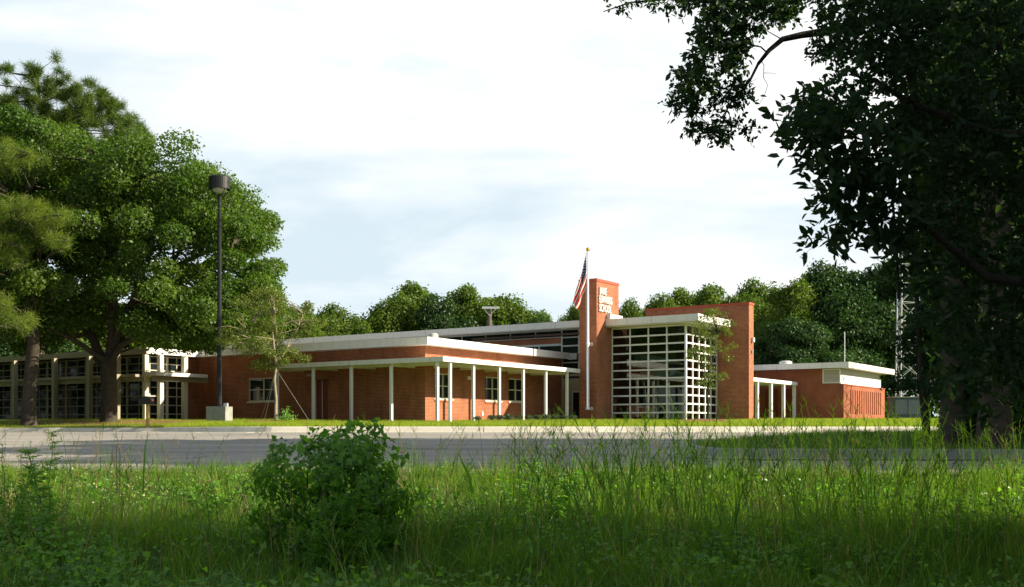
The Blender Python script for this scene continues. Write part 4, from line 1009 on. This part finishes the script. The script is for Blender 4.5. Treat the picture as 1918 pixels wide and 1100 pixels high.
pA = [(1322,35),(1345,10),(1400,0),(1440,-60),(1500,-60),(1502,20),(1490,42),(1470,30),(1440,52),(1420,58),(1395,100),(1385,125),(1350,140),(1335,150),(1310,205),(1282,215),(1270,180),(1275,110),(1320,95),(1300,50)]
parts_.append(sprigs(pA, 10.5,11.5, 400, .062, asp=.62, gaps=[([(1335,80),(1360,80),(1360,115),(1320,150)],.6)]))
parts_.append(sprigs([(1140,22),(1125,20),(1200,-2),(1300,0),(1400,-30),(1400,5),(1340,28),(1300,20),(1250,10),(1190,8)], 10.8,11.2, 90, .06))
parts_.append(sprigs([(1245,192),(1262,188),(1300,200),(1330,205),(1345,160),(1392,140),(1410,160),(1395,190),(1340,200),(1320,215),(1270,205)], 10.6,11, 70, .058))
parts_.append(sprigs([(1300,262),(1285,242),(1310,225),(1350,215),(1375,225),(1375,250),(1370,268),(1340,258)], 10.6,10.9, 62, .056, spread=.1))
parts_.append(sprigs([(1385,235),(1405,225),(1422,245),(1405,258)], 10.6,10.8, 9, .056, spread=.1))
parts_.append(sprigs([(1525,-40),(1545,-40),(1560,20),(1560,110),(1530,100),(1528,40)], 9.8,10.5, 46, .06))
pB = [(1700,-60),(1700,60),(1715,200),(1712,300),(1728,500),(1722,520),(1745,620),(1790,680),(2150,740),(2200,-60)]
pV = [(1548,-60),(1556,20),(1575,110),(1600,150),(1560,165),(1490,190),(1478,215),(1545,215),(1600,230),(1640,240),(1690,300),(1725,300),(1725,-60)]
parts_.append(sprigs(pV, 8.8,10.6, 520, .075, nl=9, spread=.15, gaps=[([(1600,150),(1690,120),(1700,210),(1640,240),(1590,200)],.75)]))
parts_.append(sprigs(pB, 8.6,10.6, 1050, .085, nl=10, spread=.17, gaps=GP))
pC = [(1478,195),(1500,180),(1560,190),(1620,200),(1700,220),(1720,300),(1700,440),(1660,460),(1600,440),(1560,468),(1530,455),(1525,420),(1560,395),(1515,370),(1520,350),(1570,330),(1540,300),(1495,270),(1470,225)]
parts_.append(sprigs(pC, 8.2,9.2, 215, .105, nl=8, spread=.2, hang=.7, gaps=[([(1560,220),(1640,210),(1650,260),(1560,290)],.5)]))
parts_.append(sprigs([(1640,440),(1700,430),(1720,560),(1700,600),(1680,500)], 8.8,9.4, 16, .09, spread=.18))
parts_.append(sprigs([(1700,-60),(1960,-60),(1960,780),(1760,740),(1705,300)], 9.5,11.5, 430, .11, nl=10, spread=.25, gaps=GP))
V_, F_, R__ = [], [], []; off = 0
for v, f, r_, _p in parts_: V_.append(v); F_.append(f+off); R__.append(r_); off += len(v)
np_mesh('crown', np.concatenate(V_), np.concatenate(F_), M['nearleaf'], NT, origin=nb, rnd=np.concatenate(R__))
# ---- trees on the island (dark, in the shade) and the row at the right that shades the field
def blobtree(name, base, label, H, R_, n, per, size, leaf, z0=.15, seed=0, trunk=.22, group=None, cat='tree', rr=(.5,.9)):
    x, y, z = base; cl = []
    while len(cl) < n:
        p = np.array([random.uniform(-1,1) for _ in range(3)])
        if np.linalg.norm(p) > 1: continue
        cl.append(np.array([x+p[0]*R_, y+p[1]*R_, z+H*(z0+(1-z0)*(.5+.5*p[2]))]))
    cl = np.array(cl); rad = RNG.uniform(rr[0],rr[1],n)
    limbs = [curve((x,y,z+H*.25), (x+R_*.6*math.cos(a), y+R_*.6*math.sin(a), z+H*random.uniform(.5,.9)), .1) for a in np.linspace(.3,5.4,5)]
    return make_tree(name, base, label, cat, cl, rad, per, size, leaf, M['barkd'], [(x,y,z-.4),(x,y,z+H*.2),(x+.1,y,z+H*.5),(x,y,z+H*.9)], [trunk*1.2,trunk,trunk*.8,trunk*.2], limbs, group, twig=.02, shell=.35)
gI = ZC+float(island_z(np.array(9.), np.array(22.5)))
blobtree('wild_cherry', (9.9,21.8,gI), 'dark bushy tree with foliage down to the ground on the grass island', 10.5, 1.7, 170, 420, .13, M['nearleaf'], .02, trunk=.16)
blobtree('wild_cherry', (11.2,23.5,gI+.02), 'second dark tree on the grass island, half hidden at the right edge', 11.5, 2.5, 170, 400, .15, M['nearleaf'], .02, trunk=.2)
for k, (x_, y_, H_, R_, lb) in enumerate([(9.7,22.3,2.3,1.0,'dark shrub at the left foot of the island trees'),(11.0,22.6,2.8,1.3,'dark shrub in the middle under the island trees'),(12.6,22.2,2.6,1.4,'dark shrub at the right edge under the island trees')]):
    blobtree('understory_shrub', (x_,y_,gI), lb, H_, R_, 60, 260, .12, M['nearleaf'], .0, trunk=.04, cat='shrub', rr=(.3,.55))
mb = MB(); q = [Vector(at(1736,822,20.6)),Vector(at(1734,790,20.6)),Vector(at(1728,740,20.6)),Vector(at(1722,640,20.7)),Vector(at(1715,520,20.8)),Vector(at(1712,420,20.9))]; q[0].z = gI-.2
for px_, r0_, D_, lb in ((1782,.20,20.4,'dark leaning trunk at the left of the island trees'),(1862,.26,19.8,'thick dark trunk at the right of the island trees')):
    m2 = MB(); g_ = Vector(at(px_,822,D_)); g_.z = gI-.25; m2.tube([g_]+[Vector(at(px_+a_,y_,D_)) for a_, y_ in ((2,760),(-4,640),(4,480),(10,300),(2,120),(14,-60))], [r0_*1.3,r0_*1.1,r0_,r0_*.9,r0_*.85,r0_*.75,r0_*.6], 12)
    m2.tube([Vector(at(px_,480,D_)),Vector(at(px_-26,380,D_)),Vector(at(px_-60,260,D_)),Vector(at(px_-70,120,D_))], [r0_*.5,r0_*.42,r0_*.35,r0_*.2], 8)
    q_ = root('island_oak', tuple(g_+Vector((0,0,.25))), lb, 'tree'); m2.build('trunk', M['bark'], q_)
    cl = np.array([tuple(Vector(at(px_+random.uniform(-60,60), random.uniform(-200,330), D_+random.uniform(-1,1)))) for _ in range(30)]); V, Fc, rnd = crown_leaves(cl, RNG.uniform(.3,.6,30), 160, .13, shell=.3); np_mesh('crown', V, Fc, M['nearleaf'], q_, origin=q_['o'], rnd=rnd)
TS = root('sapling', tuple(q[1]-Vector((0,0,.3))), 'thin dark sapling trunk at the left side of the island trees', 'tree'); mb.tube(q, [.085,.075,.065,.05,.04,.02], 8); mb.build('trunk', M['barkd'], TS)
cl = np.array([tuple(Vector(at(1712+random.uniform(-22,30), random.uniform(400,740), 20.8))+Vector((random.uniform(-.1,.1),random.uniform(-.5,.5),0))) for _ in range(34)])
V, Fc, rnd = crown_leaves(cl, RNG.uniform(.2,.4,34), 80, .12, shell=.2); np_mesh('crown', V, Fc, M['nearleaf'], TS, origin=TS['o'], rnd=rnd)
rows = [(13.5,3.6,13,3.9),(15.5,6.7,13,2.6),(13.5,-1.5,13,4.0),(17,21.4,14,3.9),(22.5,5.0,15,4.5),(24,20.5,15,3.8),(11,-6,12,4),(14.8,17.4,12.5,2.0),(21.5,2,14,4.5)]
ST = blobtree('shade_tree', (0,0,0), 'x', 12, 4, 120, 240, .34, M['wood2'], .12, trunk=.3, rr=(.8,1.5))
for k, (x, y, H, R_) in enumerate(rows):
    if k == 0: c_ = ST
    else:
        c_ = ST.copy(); COL.objects.link(c_)
        for ch in ST.children:
            d = ch.copy(); COL.objects.link(d); d.parent = c_
    c_.location = (x,y,ZC-1.2 if y < 14 else ZC-.4); c_.scale = (R_/4,R_/4,H/12); c_.rotation_euler = (0,0,k*1.3)
    c_['label'] = 'tall roadside tree to the right of the camera, outside the picture'; c_['group'] = 'roadside trees right of the camera'
# ---- shrubs along the entrance walk
SH = None
spx = [894,921,936,953,972,990,1007,1023,1040,1057,1074]
sb = 2.75
for k, px in enumerate(spx):
    r_ = (px-CX)/F; x0, y0 = AX+sb*WX, AY+sb*WY; u = (r_*y0-x0)/(UX-r_*UY); x, y, _ = P(u, sb, 0); z = ZC+float(lawn_z(np.array(x), np.array(y)))
    if SH is None:
        SH = root('clipped_shrub', (0,0,0), 'x', 'shrub', 'clipped shrubs along the entrance walk')
        mb = MB()
        for j in range(6): mb.tube([(0,0,-.05),(.1*math.cos(j),.1*math.sin(j),.2)], .008, 4, cap=False)
        mb.build('stem', M['barkd'], SH)
        cl = np.array([[.12*math.cos(a),.12*math.sin(a),.17+.05*math.sin(3*a)] for a in np.linspace(0,6,9)]+[[0,0,.22]])
        V, Fc, rnd = crown_leaves(cl, RNG.uniform(.10,.15,10), 150, .035, shell=.5); np_mesh('foliage', V, Fc, M['shrub'], SH, origin=(0,0,0), rnd=rnd); c_ = SH
    else:
        c_ = SH.copy(); COL.objects.link(c_)
        for ch in SH.children:
            d = ch.copy(); COL.objects.link(d); d.parent = c_
    s_ = random.uniform(.85,1.12); c_.location = (x,y,z); c_.scale = (s_*1.05,s_*1.05,s_*random.uniform(.85,1.05)); c_.rotation_euler = (0,0,k*1.7)
    c_['label'] = f'{ordn[k]} clipped shrub from the left along the entrance walk'
# ================================================================== GRASS AND WEEDS
def blades(n, X, Y, Z, h, w, bend, m, name, segs=3, kind='stuff', lean=None, parent=None, rnd=None, origin=(0,0,0)):
    a = RNG.random(n)*2*PI; D_ = np.stack([np.cos(a),np.sin(a),np.zeros(n)],1)
    if lean is not None: D_ = unit(D_+lean)
    ph = RNG.random(n)*2*PI; Sd = np.stack([np.cos(ph),np.sin(ph),np.zeros(n)],1)*w[:,None]*.5
    B = np.stack([X,Y,Z],1); V = []
    for k in range(segs+1):
        t = k/segs; c = B+np.array([0,0,1])*(h*(t-.35*bend*t*t))[:,None]+D_*(h*bend*t*t)[:,None]
        ww = (1-t)**.7 if k < segs else 0.03
        V += [c-Sd*ww, c+Sd*ww]
    V = np.stack(V,1).reshape(-1,3); q = np.arange(n)[:,None]*(2*(segs+1)); Fs = []
    for k in range(segs): Fs.append(q+np.array([[2*k,2*k+1,2*k+3,2*k+2]]))
    Fc = np.concatenate(Fs,1).reshape(-1,4); rr_ = rep(RNG.random(n) if rnd is None else rnd, segs)
    o = np_mesh(name, V, Fc, m, parent=parent, rnd=rr_, origin=origin)
    if kind: o['kind'] = kind
    return o
def nz(x, y, s, o=0):
    return np.sin(x*s+o)*np.cos(y*s*1.3+o*2)+.5*np.sin(x*s*2.3+y*s*1.9+o*3)+.3*np.cos(x*s*5.1-y*s*3.7+o)
def scatter(n, y0, y1, power=1.0, wide=.56, extra=.6):
    t = RNG.random(n)**power; Y = y0+(y1-y0)*t; X = RNG.uniform(-1,1,n)*(wide*Y+extra); return X, Y
# short dense grass
n = 270000; X, Y = scatter(n, 4.2, 17.2, .8, .56, 2.6); e = edge_y(X)+.25*nz(X,Y,1.6,2)
hole = np.clip((nz(X,Y,2.1,14)-.55)*2.2,0,.85)*(Y < 13); k = (Y < e) & (RNG.random(n) > hole); X, Y = X[k], Y[k]; n = len(X); q = nz(X,Y,.9,1)
q2 = nz(X,Y,2.7,8); h = (.15+.08*np.clip(q,-1,1.5)+.06*np.clip(q2,-1,1)+.16*RNG.random(n)**2)*np.where(Y > 13.3, .8, 1); w = RNG.uniform(.004,.013,n)
o = blades(n, X, Y, field_z(X,Y)+ZC-.02, np.maximum(h,.05), w, RNG.uniform(.2,1.5,n), M['grass'], 'short_grass', rnd=np.clip(.40+.22*q+.16*q2+RNG.normal(0,.24,n),0,1))
# tall grass tufts
def tufts(nt_, per, y0, y1, hmin, hmax, wmin, wmax, m, name, spread=.05, xr=None, bend=(.1,.6), dens=None, lean=None, power=1.0):
    X, Y = scatter(nt_, y0, y1, power)
    if xr: X = RNG.uniform(xr[0],xr[1],nt_)*Y/F if xr[0] < -50 or xr[1] > 50 else X
    e = edge_y(X)-.15; k = Y < e
    if dens is not None: k &= RNG.random(nt_) < dens(X,Y)
    X, Y = X[k], Y[k]; H_ = RNG.uniform(hmin,hmax,len(X)); X = rep(X,per)+RNG.normal(0,spread,len(X)*per); Y = rep(Y,per)+RNG.normal(0,spread,len(Y)*per); n = len(X)
    h = rep(H_,per)*RNG.uniform(.55,1.1,n)
    return blades(n, X, Y, field_z(X,Y)+ZC-.02, h, RNG.uniform(wmin,wmax,n), RNG.uniform(bend[0],bend[1],n), m, name, 4, lean=lean)
tufts(1900, 22, 7.4, 16.4, .26, .50, .005, .010, M['grass'], 'tall_grass', dens=lambda x, y: np.clip(.62+.4*nz(x,y,.8,4),.1,1)*np.where(x/y*F < -330, .45, 1))
tufts(620, 14, 8.5, 15.9, .4, .78, .006, .011, M['grass'], 'tall_grass', dens=lambda x, y: np.clip(.55+.5*nz(x,y,.7,9),0,1)*np.where(x/y*F < -50, .22, 1), bend=(.05,.35))
tufts(170, 9, 4.8, 8.6, .32, .60, .012, .022, M['weed2'], 'arching_grass', bend=(.7,1.7), spread=.035)
tufts(700, 7, 8, 13.0, .25, .5, .008, .014, M['weed2'], 'arching_grass', bend=(.6,1.6), spread=.05)
tufts(260, 8, 5.0, 10.5, .25, .52, .010, .022, M['grass'], 'broad_bladed_grass', bend=(.2,1.2), spread=.03)
tufts(500, 5, 6.5, 13.5, .2, .42, .012, .022, M['vine'], 'broad_bladed_grass', bend=(.3,1.3), spread=.04, dens=lambda x, y: np.clip(.3+.6*nz(x,y,1.4,11),0,1))
tufts(320, 16, 11.8, 16.6, .22, .42, .004, .008, M['straw'], 'dry_grass', dens=lambda x, y: np.where(x/y*F < 0, .9, .45), bend=(.1,.8))
# seed stalks: thin culm with short side spikes at the top
def stalks(n, y0, y1, h0, h1, m, name, xmin, xmax, spikes=5, w=.0030, dens=None):
    Y = RNG.uniform(y0,y1,n); X = RNG.uniform(xmin,xmax,n)/F*Y; k = Y < edge_y(X)-.1
    if dens is not None: k &= RNG.random(n) < dens(X,Y)
    X, Y = X[k], Y[k]; n = len(X); h = RNG.uniform(h0,h1,n); a = RNG.random(n)*2*PI; ln = RNG.uniform(.03,.60,n)
    D_ = np.stack([np.cos(a),np.sin(a)*.6,np.zeros(n)],1); B = np.stack([X,Y,field_z(X,Y)+ZC],1)
    up = np.array([0,0,1.0]); pt = lambda t: B+up*(h*t)[:,None]+D_*(h*ln*t*t)[:,None]
    V, Fc = [], []; off = 0
    def strip(p0, p1, w0, w1):
        nonlocal off
        for sd in (np.array([1,0,0]), np.array([0,1,0])):
            v = np.stack([p0-sd*w0,p0+sd*w0,p1+sd*w1,p1-sd*w1],1).reshape(-1,3); V.append(v); Fc.append(np.arange(n)[:,None]*4+np.arange(4)[None,:]+off); off += len(v)
    K = 5
    for i in range(K): strip(pt(np.full(n,i/K)), pt(np.full(n,(i+1)/K)), w*(1-.6*i/K), w*(1-.6*(i+1)/K))
    for s_ in range(spikes):
        t0 = RNG.uniform(.80,1.0,n); p0 = pt(t0); dd = unit(D_*RNG.uniform(.2,1,n)[:,None]+RNG.normal(size=(n,3))*.75+up*.8); ll = (h*RNG.uniform(.07,.16,n))[:,None]
        strip(p0, p0+dd*ll, w*.9, w*.35)
    Fc = np.concatenate(Fc); V = np.concatenate(V)
    o = np_mesh(name, V, Fc, m, rnd=RNG.random(len(Fc))); o['kind'] = 'stuff'; return o
stalks(420, 9.0, 15.6, .65, 1.05, M['grass'], 'seeding_grass', 0, 960, 6, .0044)
stalks(130, 8.6, 14.5, .75, 1.2, M['grass'], 'seeding_grass', 150, 800, 5, .0052)
stalks(170, 9.0, 15.5, .5, .85, M['grass'], 'seeding_grass', -1000, 0, 4, .0042)
stalks(260, 9, 15.8, .45, .85, M['straw'], 'dry_seed_heads', -1000, 960, 4, .0042)
stalks(110, 5.5, 9.5, .3, .7, M['weed'], 'pale_green_stalks', -950, 950, 3, .0030)
stalks(46, 6.0, 9.0, .4, .75, M['straw'], 'dry_seed_heads', -950, 950, 3, .0028)
# matted dead thatch low in the grass
n = 26000; X, Y = scatter(n, 6, 16.4, .9); q = nz(X,Y,.75,21); k = (q > .45) & (Y < edge_y(X)+.1); X, Y = X[k], Y[k]; n = len(X)
blades(n, X, Y, field_z(X,Y)+ZC, RNG.uniform(.08,.24,n), RNG.uniform(.004,.009,n), RNG.uniform(.8,2.2,n), M['thatch'], 'dead_thatch')
# low creeping leaves (ground cover)
n = 24000; Y = RNG.uniform(6.3,14.5,n); X = RNG.uniform(-1,1,n)*(.5*Y+.5); q = nz(X,Y,1.1,6); k = (q > .1) & (Y < edge_y(X)); X, Y = X[k], Y[k]; n = len(X)
C = np.stack([X,Y,field_z(X,Y)+ZC+RNG.uniform(.06,.36,n)],1); V, Fc = leaf6(C, RNG.normal(size=(n,3))*.5+np.array([0,-.3,1]), RNG.uniform(.03,.06,n), .8, heart=True)
o = np_mesh('creeping_leaves', V, Fc, M['vine'], rnd=rep(RNG.random(n),2)); o['kind'] = 'stuff'
# lawn blades on the near edge of the lawn and on the island
def lawnblades(name, n, xr, y0, y1, zf, m, h0, h1, cond=None, w=(.006,.014), kerbrel=True):
    X = RNG.uniform(xr[0],xr[1],n); t = RNG.random(n)**1.5; Y = (kerb_y(X)+.2+t*(y1-y0)) if kerbrel else RNG.uniform(y0,y1,n)
    if cond is not None: k = cond(X,Y); X, Y = X[k], Y[k]
    n = len(X); q = nz(X,Y,.8,3)
    return blades(n, X, Y, zf(X,Y)+ZC-.01, RNG.uniform(h0,h1,n)*(1+.25*np.clip(q,-1,1)), RNG.uniform(w[0],w[1],n), RNG.uniform(.1,.7,n), m, name, 2, rnd=np.clip(.5+.25*q+RNG.normal(0,.2,n),0,1))
def inb(x, y):    # outside the building footprint
    u = (x-AX)*UX+(y-AY)*UY; b = (x-AX)*WX+(y-AY)*WY
    return ~(((u > -.05) & (b < .05)) | ((u > -3.4) & (b < -15.4)) | ((u > 10.1) & (b < 9.6)) | ((u > 30) & (b < 10.3)))
lawnblades('lawn_grass', 210000, (-24,26), 31, 61, lawn_z, M['lawnblade'], .055, .13, inb)
lawnblades('lawn_grass', 22000, (-13.5,-7), 31, 45, lawn_z, M['lawnblade'], .09, .18, inb)
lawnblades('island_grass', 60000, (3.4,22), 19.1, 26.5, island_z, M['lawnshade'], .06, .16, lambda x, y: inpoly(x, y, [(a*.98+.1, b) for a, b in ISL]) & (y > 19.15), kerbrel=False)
# ---- vine-covered bush
vb = (-1.69,10.6,ZC+float(field_z(np.array(-1.69), np.array(10.6))))
VB = root('vine_covered_bush', vb, 'rounded bush smothered in heart-leaved vine in the middle of the weeds', 'bush')
bp = [(492,890),(505,862),(535,842),(565,832),(600,828),(640,820),(690,822),(712,836),(735,862),(752,895),(762,940),(768,1000),(755,1055),(620,1075),(500,1060),(480,990)]
cl = []
while len(cl) < 120:
    px, py = random.uniform(480,770), random.uniform(790,1075)
    if inpoly(np.array(px), np.array(py), bp):
        p = at(px, py, 10.6); e = math.sqrt(max(.05,1-((px-625)/150)**2)); cl.append((p[0], 10.6+random.uniform(-1,.8)*.55*e, p[2]))
cl = np.array(cl); per = 78; n = len(cl)*per
d = unit(RNG.normal(size=(n,3))); C = rep(cl,per)+d*rep(RNG.uniform(.09,.21,len(cl)),per)[:,None]*RNG.uniform(.5,1.1,n)[:,None]
outw = unit(C-np.array([-1.69,10.7,vb[2]+.55])); N = outw*.9+RNG.normal(size=(n,3))*.45+np.array([0,0,.25])
V, Fc = leaf6(C, N, RNG.uniform(.022,.07,n), .82, axis=np.array([[0,0,-1.0]])+RNG.normal(size=(n,3))*.5, heart=True)
np_mesh('foliage', V, Fc, M['vine'], VB, origin=vb, rnd=rep(np.clip(.5*rep(RNG.random(len(cl)),per)+.5*RNG.random(n),0,1),2))
mb = MB()
for c in cl[::2]: mb.tube(curve((vb[0]+random.uniform(-.15,.15),vb[1]+random.uniform(-.15,.15),vb[2]-.02), c, .1, 5, .1), [.010,.009,.008,.006,.004,.003], 5, cap=False)
for px, py in ((655,788),(668,784),(690,792),(705,788),(640,800)): mb.tube(curve(at(px-8,840,10.5), at(px,py,10.5), 0, 4, .08), [.004,.004,.003,.003,.002], 4, cap=False)
mb.build('stem', M['bark'], VB)
n = 90; tp = [(655,790),(668,786),(690,795),(703,790),(640,800),(610,806),(570,818),(720,812),(744,842),(752,850)]
C = np.array([at(*(lambda q: (q[0]+random.gauss(0,6), q[1]+random.gauss(4,6)))(random.choice(tp)), 10.5+random.uniform(-.1,.1)) for _ in range(n)])
V, Fc = leaf6(C, RNG.normal(size=(n,3))+np.array([0,-.8,.4]), RNG.uniform(.045,.075,n), .85, axis=np.tile([[.2,0,-1.0]],(n,1)), heart=True)
np_mesh('foliage', V, Fc, M['vine'], VB, origin=vb, rnd=rep(RNG.random(n),2))
# tiny pale flowers in the sunny gap at the left
n = 170; X = RNG.uniform(-800,-640,n)/F*12.6+RNG.normal(0,.12,n); Y = 12.6+RNG.normal(0,.45,n); C = np.stack([X,Y,field_z(X,Y)+ZC+RNG.uniform(.18,.36,n)],1)
V, Fc = leaves(C, RNG.normal(size=(n,3))+np.array([0,-.5,.8]), RNG.uniform(.012,.026,n), .9); o = np_mesh('small_pale_flowers', V, Fc, M['petal'], rnd=RNG.random(n)); o['kind'] = 'stuff'
# ---- single weeds
def weed(name, px, top, D, label, cat='weed', stems=3, spread=.18, nleaf=26, lsize=.09, asp=.3, m=M['weed'], droop=.2, feather=False, group=None):
    x, y = at(px,0,D)[0], D; z = ZC+float(field_z(np.array(x), np.array(y))); H_ = ZC-(top-HY)/F*D-z
    R_ = root(name, (x,y,z), label, cat, group); mb = MB(); Vs, Fs, off = [], [], 0
    for s_ in range(stems):
        a = random.uniform(0,6.28); hh = H_*(1 if s_ == 0 else random.uniform(.55,.95)); tx_, ty_ = x+spread*math.cos(a)*(0.1 if s_ == 0 else 1), y+spread*math.sin(a)*(0.1 if s_ == 0 else .8)
        pts = curve((x+random.uniform(-.03,.03),y,z-.03), (tx_,ty_,z+hh), 0, 6, .04); mb.tube(pts, [.006,.006,.005,.004,.003,.003,.002], 5, cap=False)
        pa = np.array([tuple(p) for p in pts]); t = np.sort(RNG.uniform(.12,1,nleaf)); C = np.array([pa[min(5,int(q*6))]*(1-(q*6-min(5,int(q*6))))+pa[min(6,int(q*6)+1)]*(q*6-min(5,int(q*6))) for q in t])
        ang = RNG.random(nleaf)*2*PI; ax = np.stack([np.cos(ang),np.sin(ang),.35-droop*RNG.random(nleaf)],1)
        sz = lsize*(1.15-.55*t)*RNG.uniform(.7,1.2,nleaf)
        if feather:
            C2, A2, S2 = [], [], []
            for c, a_, s2 in zip(C, unit(ax), sz):
                sd = np.cross(a_, [0,0,1.0])
                for j in range(9):
                    f_ = j/9
                    for sg in (-1,1): C2.append(c+a_*s2*1.6*f_); A2.append(a_*.6+sg*sd*(1-.4*f_)); S2.append(s2*.5*(1-.55*f_)+.01)
            C, ax, sz = np.array(C2), np.array(A2), np.array(S2)
        nn_ = len(C); V, Fc = leaf6(C, np.tile([[0,0,1.0]],(nn_,1))+RNG.normal(size=(nn_,3))*.35, sz, asp, axis=ax, jit=.1)
        Vs.append(V); Fs.append(Fc+off); off += len(V)
    mb.build('stem', m, R_)
    me = R_.children[0]; a_ = me.data.attributes.new('rnd','FLOAT','FACE'); a_.data.foreach_set('value', np.full(len(me.data.polygons),.2,dtype=np.float32))
    Fc = np.concatenate(Fs); np_mesh('foliage', np.concatenate(Vs), Fc, m, R_, origin=(x,y,z), rnd=RNG.random(len(Fc))); return R_
weed('ragweed', 92, 808, 11.2, 'tall feathery weed silhouetted against the road at the left', stems=3, spread=.22, nleaf=26, lsize=.10, asp=.30, feather=True)
weed('leafy_weed', 8, 832, 10.6, 'bright yellow green leafy weed at the left picture edge', stems=9, spread=.34, nleaf=46, lsize=.075, asp=.34)
weed('leafy_weed', 45, 842, 10.9, 'bright leafy weed just right of the one at the left edge', stems=8, spread=.30, nleaf=44, lsize=.07, asp=.34)
weed('leafy_weed', 95, 868, 10.4, 'lower leafy weed under the tall feathery one', stems=7, spread=.3, nleaf=40, lsize=.07, asp=.36)
weed('leafy_weed', 1040, 832, 11.8, 'leafy upright weed with pale top leaves in front of the road, right of centre', stems=8, spread=.30, nleaf=36, lsize=.10, asp=.34)
weed('leafy_weed', 985, 848, 11.6, 'leafy weed joined to the left of the pale-topped one', stems=6, spread=.28, nleaf=34, lsize=.09, asp=.34)
weed('leafy_weed', 1078, 842, 12, 'small broad-leaved weed to the right of the pale-topped one', stems=4, spread=.2, nleaf=24, lsize=.10, asp=.4)
weed('ragweed', 618, 868, 9.7, 'feathery weed growing up in front of the vine-covered bush', stems=5, spread=.2, nleaf=22, lsize=.09, asp=.28, feather=True, m=M['vine'])
weed('ragweed', 690, 900, 9.8, 'second feathery weed against the right half of the vine-covered bush', stems=4, spread=.18, nleaf=20, lsize=.08, asp=.28, feather=True, m=M['vine'])
weed('horseweed', 823, 865, 11.5, 'narrow bottlebrush-shaped weed to the right of the vine-covered bush', stems=1, spread=.03, nleaf=150, lsize=.06, asp=.12)
weed('ragweed', 400, 905, 12.5, 'low feathery weed to the left of the vine-covered bush', stems=6, spread=.35, nleaf=22, lsize=.1, asp=.3, feather=True)
weed('leafy_weed', 1240, 880, 13, 'small weed among the seeding grass in the middle right', stems=4, spread=.2, nleaf=22, lsize=.08, asp=.4)
weed('leafy_weed', 1545, 880, 12.5, 'small leafy weed in front of the grass island kerb', stems=4, spread=.25, nleaf=22, lsize=.08, asp=.4)
weed('leafy_weed', 1650, 885, 12.8, 'low spreading weed in front of the road at the right', stems=7, spread=.4, nleaf=24, lsize=.09, asp=.4, m=M['vine'])
weed('leafy_weed', 1380, 935, 9.8, 'leafy weed in the shade at the middle right of the field', stems=6, spread=.3, nleaf=26, lsize=.07, asp=.42)
weed('leafy_weed', 1790, 925, 10.2, 'weed with lance-shaped leaves in front of the dark trees', stems=6, spread=.3, nleaf=30, lsize=.10, asp=.2)
weed('ragweed', 1500, 985, 8.6, 'low feathery weed near the bottom of the picture at the right', stems=4, spread=.22, nleaf=18, lsize=.07, asp=.3, feather=True, m=M['vine'])
weed('leafy_weed', 905, 975, 8.8, 'small leafy weed in the shaded grass below the centre', stems=5, spread=.25, nleaf=24, lsize=.06, asp=.5, m=M['vine'])
weed('leafy_weed', 200, 965, 8.8, 'small leafy weed in the shaded grass at the lower left', stems=5, spread=.25, nleaf=24, lsize=.07, asp=.4)
# small bright weed at the foot of the young oak
x, y = at(536,0,43.8)[0], 43.8; z = ZC+float(lawn_z(np.array(x), np.array(y)))+.08
R_ = root('leafy_weed', (x,y,z), 'small bright weed on the mulch at the foot of the young oak', 'weed'); mb = MB()
for j in range(7): mb.tube([(x,y,z-.1),(x+.22*math.cos(j*1.1),y+.2*math.sin(j*1.1),z+.2+.28*(j%3)/2)], .006, 4, cap=False)
mb.build('stem', M['weed'], R_)
n = 260; C = np.stack([x+RNG.normal(0,.16,n), y+RNG.normal(0,.16,n), z+np.abs(RNG.normal(.15,.16,n))],1); V, Fc = leaf6(C, RNG.normal(size=(n,3))+np.array([0,-.5,1]), RNG.uniform(.06,.12,n), .5); np_mesh('foliage', V, Fc, M['weed'], R_, origin=(x,y,z), rnd=rep(RNG.random(n),2))
# reed-like blades and dry stalks standing alone
def reed(pts, w0, label, m, name='reed_blade', D=9.5):
    q = [Vector(at(px,py,D)) for px, py in pts]; q[0].z -= .1; V, Fc = [], []
    for i, p in enumerate(q):
        w_ = w0*(1-.85*(i/(len(q)-1))**2); V += [tuple(p-Vector((w_/2,0,0))), tuple(p+Vector((0,.004,0))), tuple(p+Vector((w_/2,0,0)))]
    for i in range(len(q)-1): Fc += [[3*i,3*i+1,3*i+4,3*i+3],[3*i+1,3*i+2,3*i+5,3*i+4]]
    o = np_mesh(name, np.array(V), np.array(Fc), m, origin=tuple(q[0]), rnd=np.full(len(Fc),.3)); tag(o, label, 'weed', 'tall single blades')
    return o
reed([(1172,1010),(1174,960),(1178,910),(1183,870),(1187,838)], .035, 'tall dark reed blade standing upright right of centre', M['vine'])
reed([(1130,1000),(1115,950),(1100,900),(1085,862),(1068,835),(1063,812)], .022, 'long dark blade leaning to the left, right of centre', M['vine'])
reed([(885,905),(878,890),(868,870),(858,848)], .03, 'short broad blade leaning left right of the vine-covered bush', M['vine'], D=10.5)
reed([(1616,1090),(1628,1000),(1632,930),(1630,870),(1618,810)], .014, 'tallest dark stalk in the right foreground', M['vine'])
reed([(1640,1080),(1700,1010),(1745,960),(1790,915)], .016, 'dark stalk slanting up to the right in the right foreground', M['vine'], D=8.5)
reed([(219,908),(219,880),(218,850),(219,822)], .013, 'pale dry stalk standing against the road at the left', M['straw'], 'dry_stalk', D=11)
reed([(223,908),(225,880),(224,850),(221,830)], .011, 'pale dry stalk just right of its taller twin', M['straw'], 'dry_stalk', D=11)
reed([(268,905),(270,870),(272,835),(276,820)], .016, 'dark grass stalk left of centre against the road', M['vine'], D=10.6)
reed([(1628,1030),(1630,1015),(1627,1000)], .012, 'bent white straw lower part', M['straw'], 'dry_stalk', D=8.8)
reed([(1613,962),(1615,948),(1620,941),(1632,940)], .012, 'bent white straw hooked beside the tallest dark stalk', M['straw'], 'dry_stalk', D=8.8)
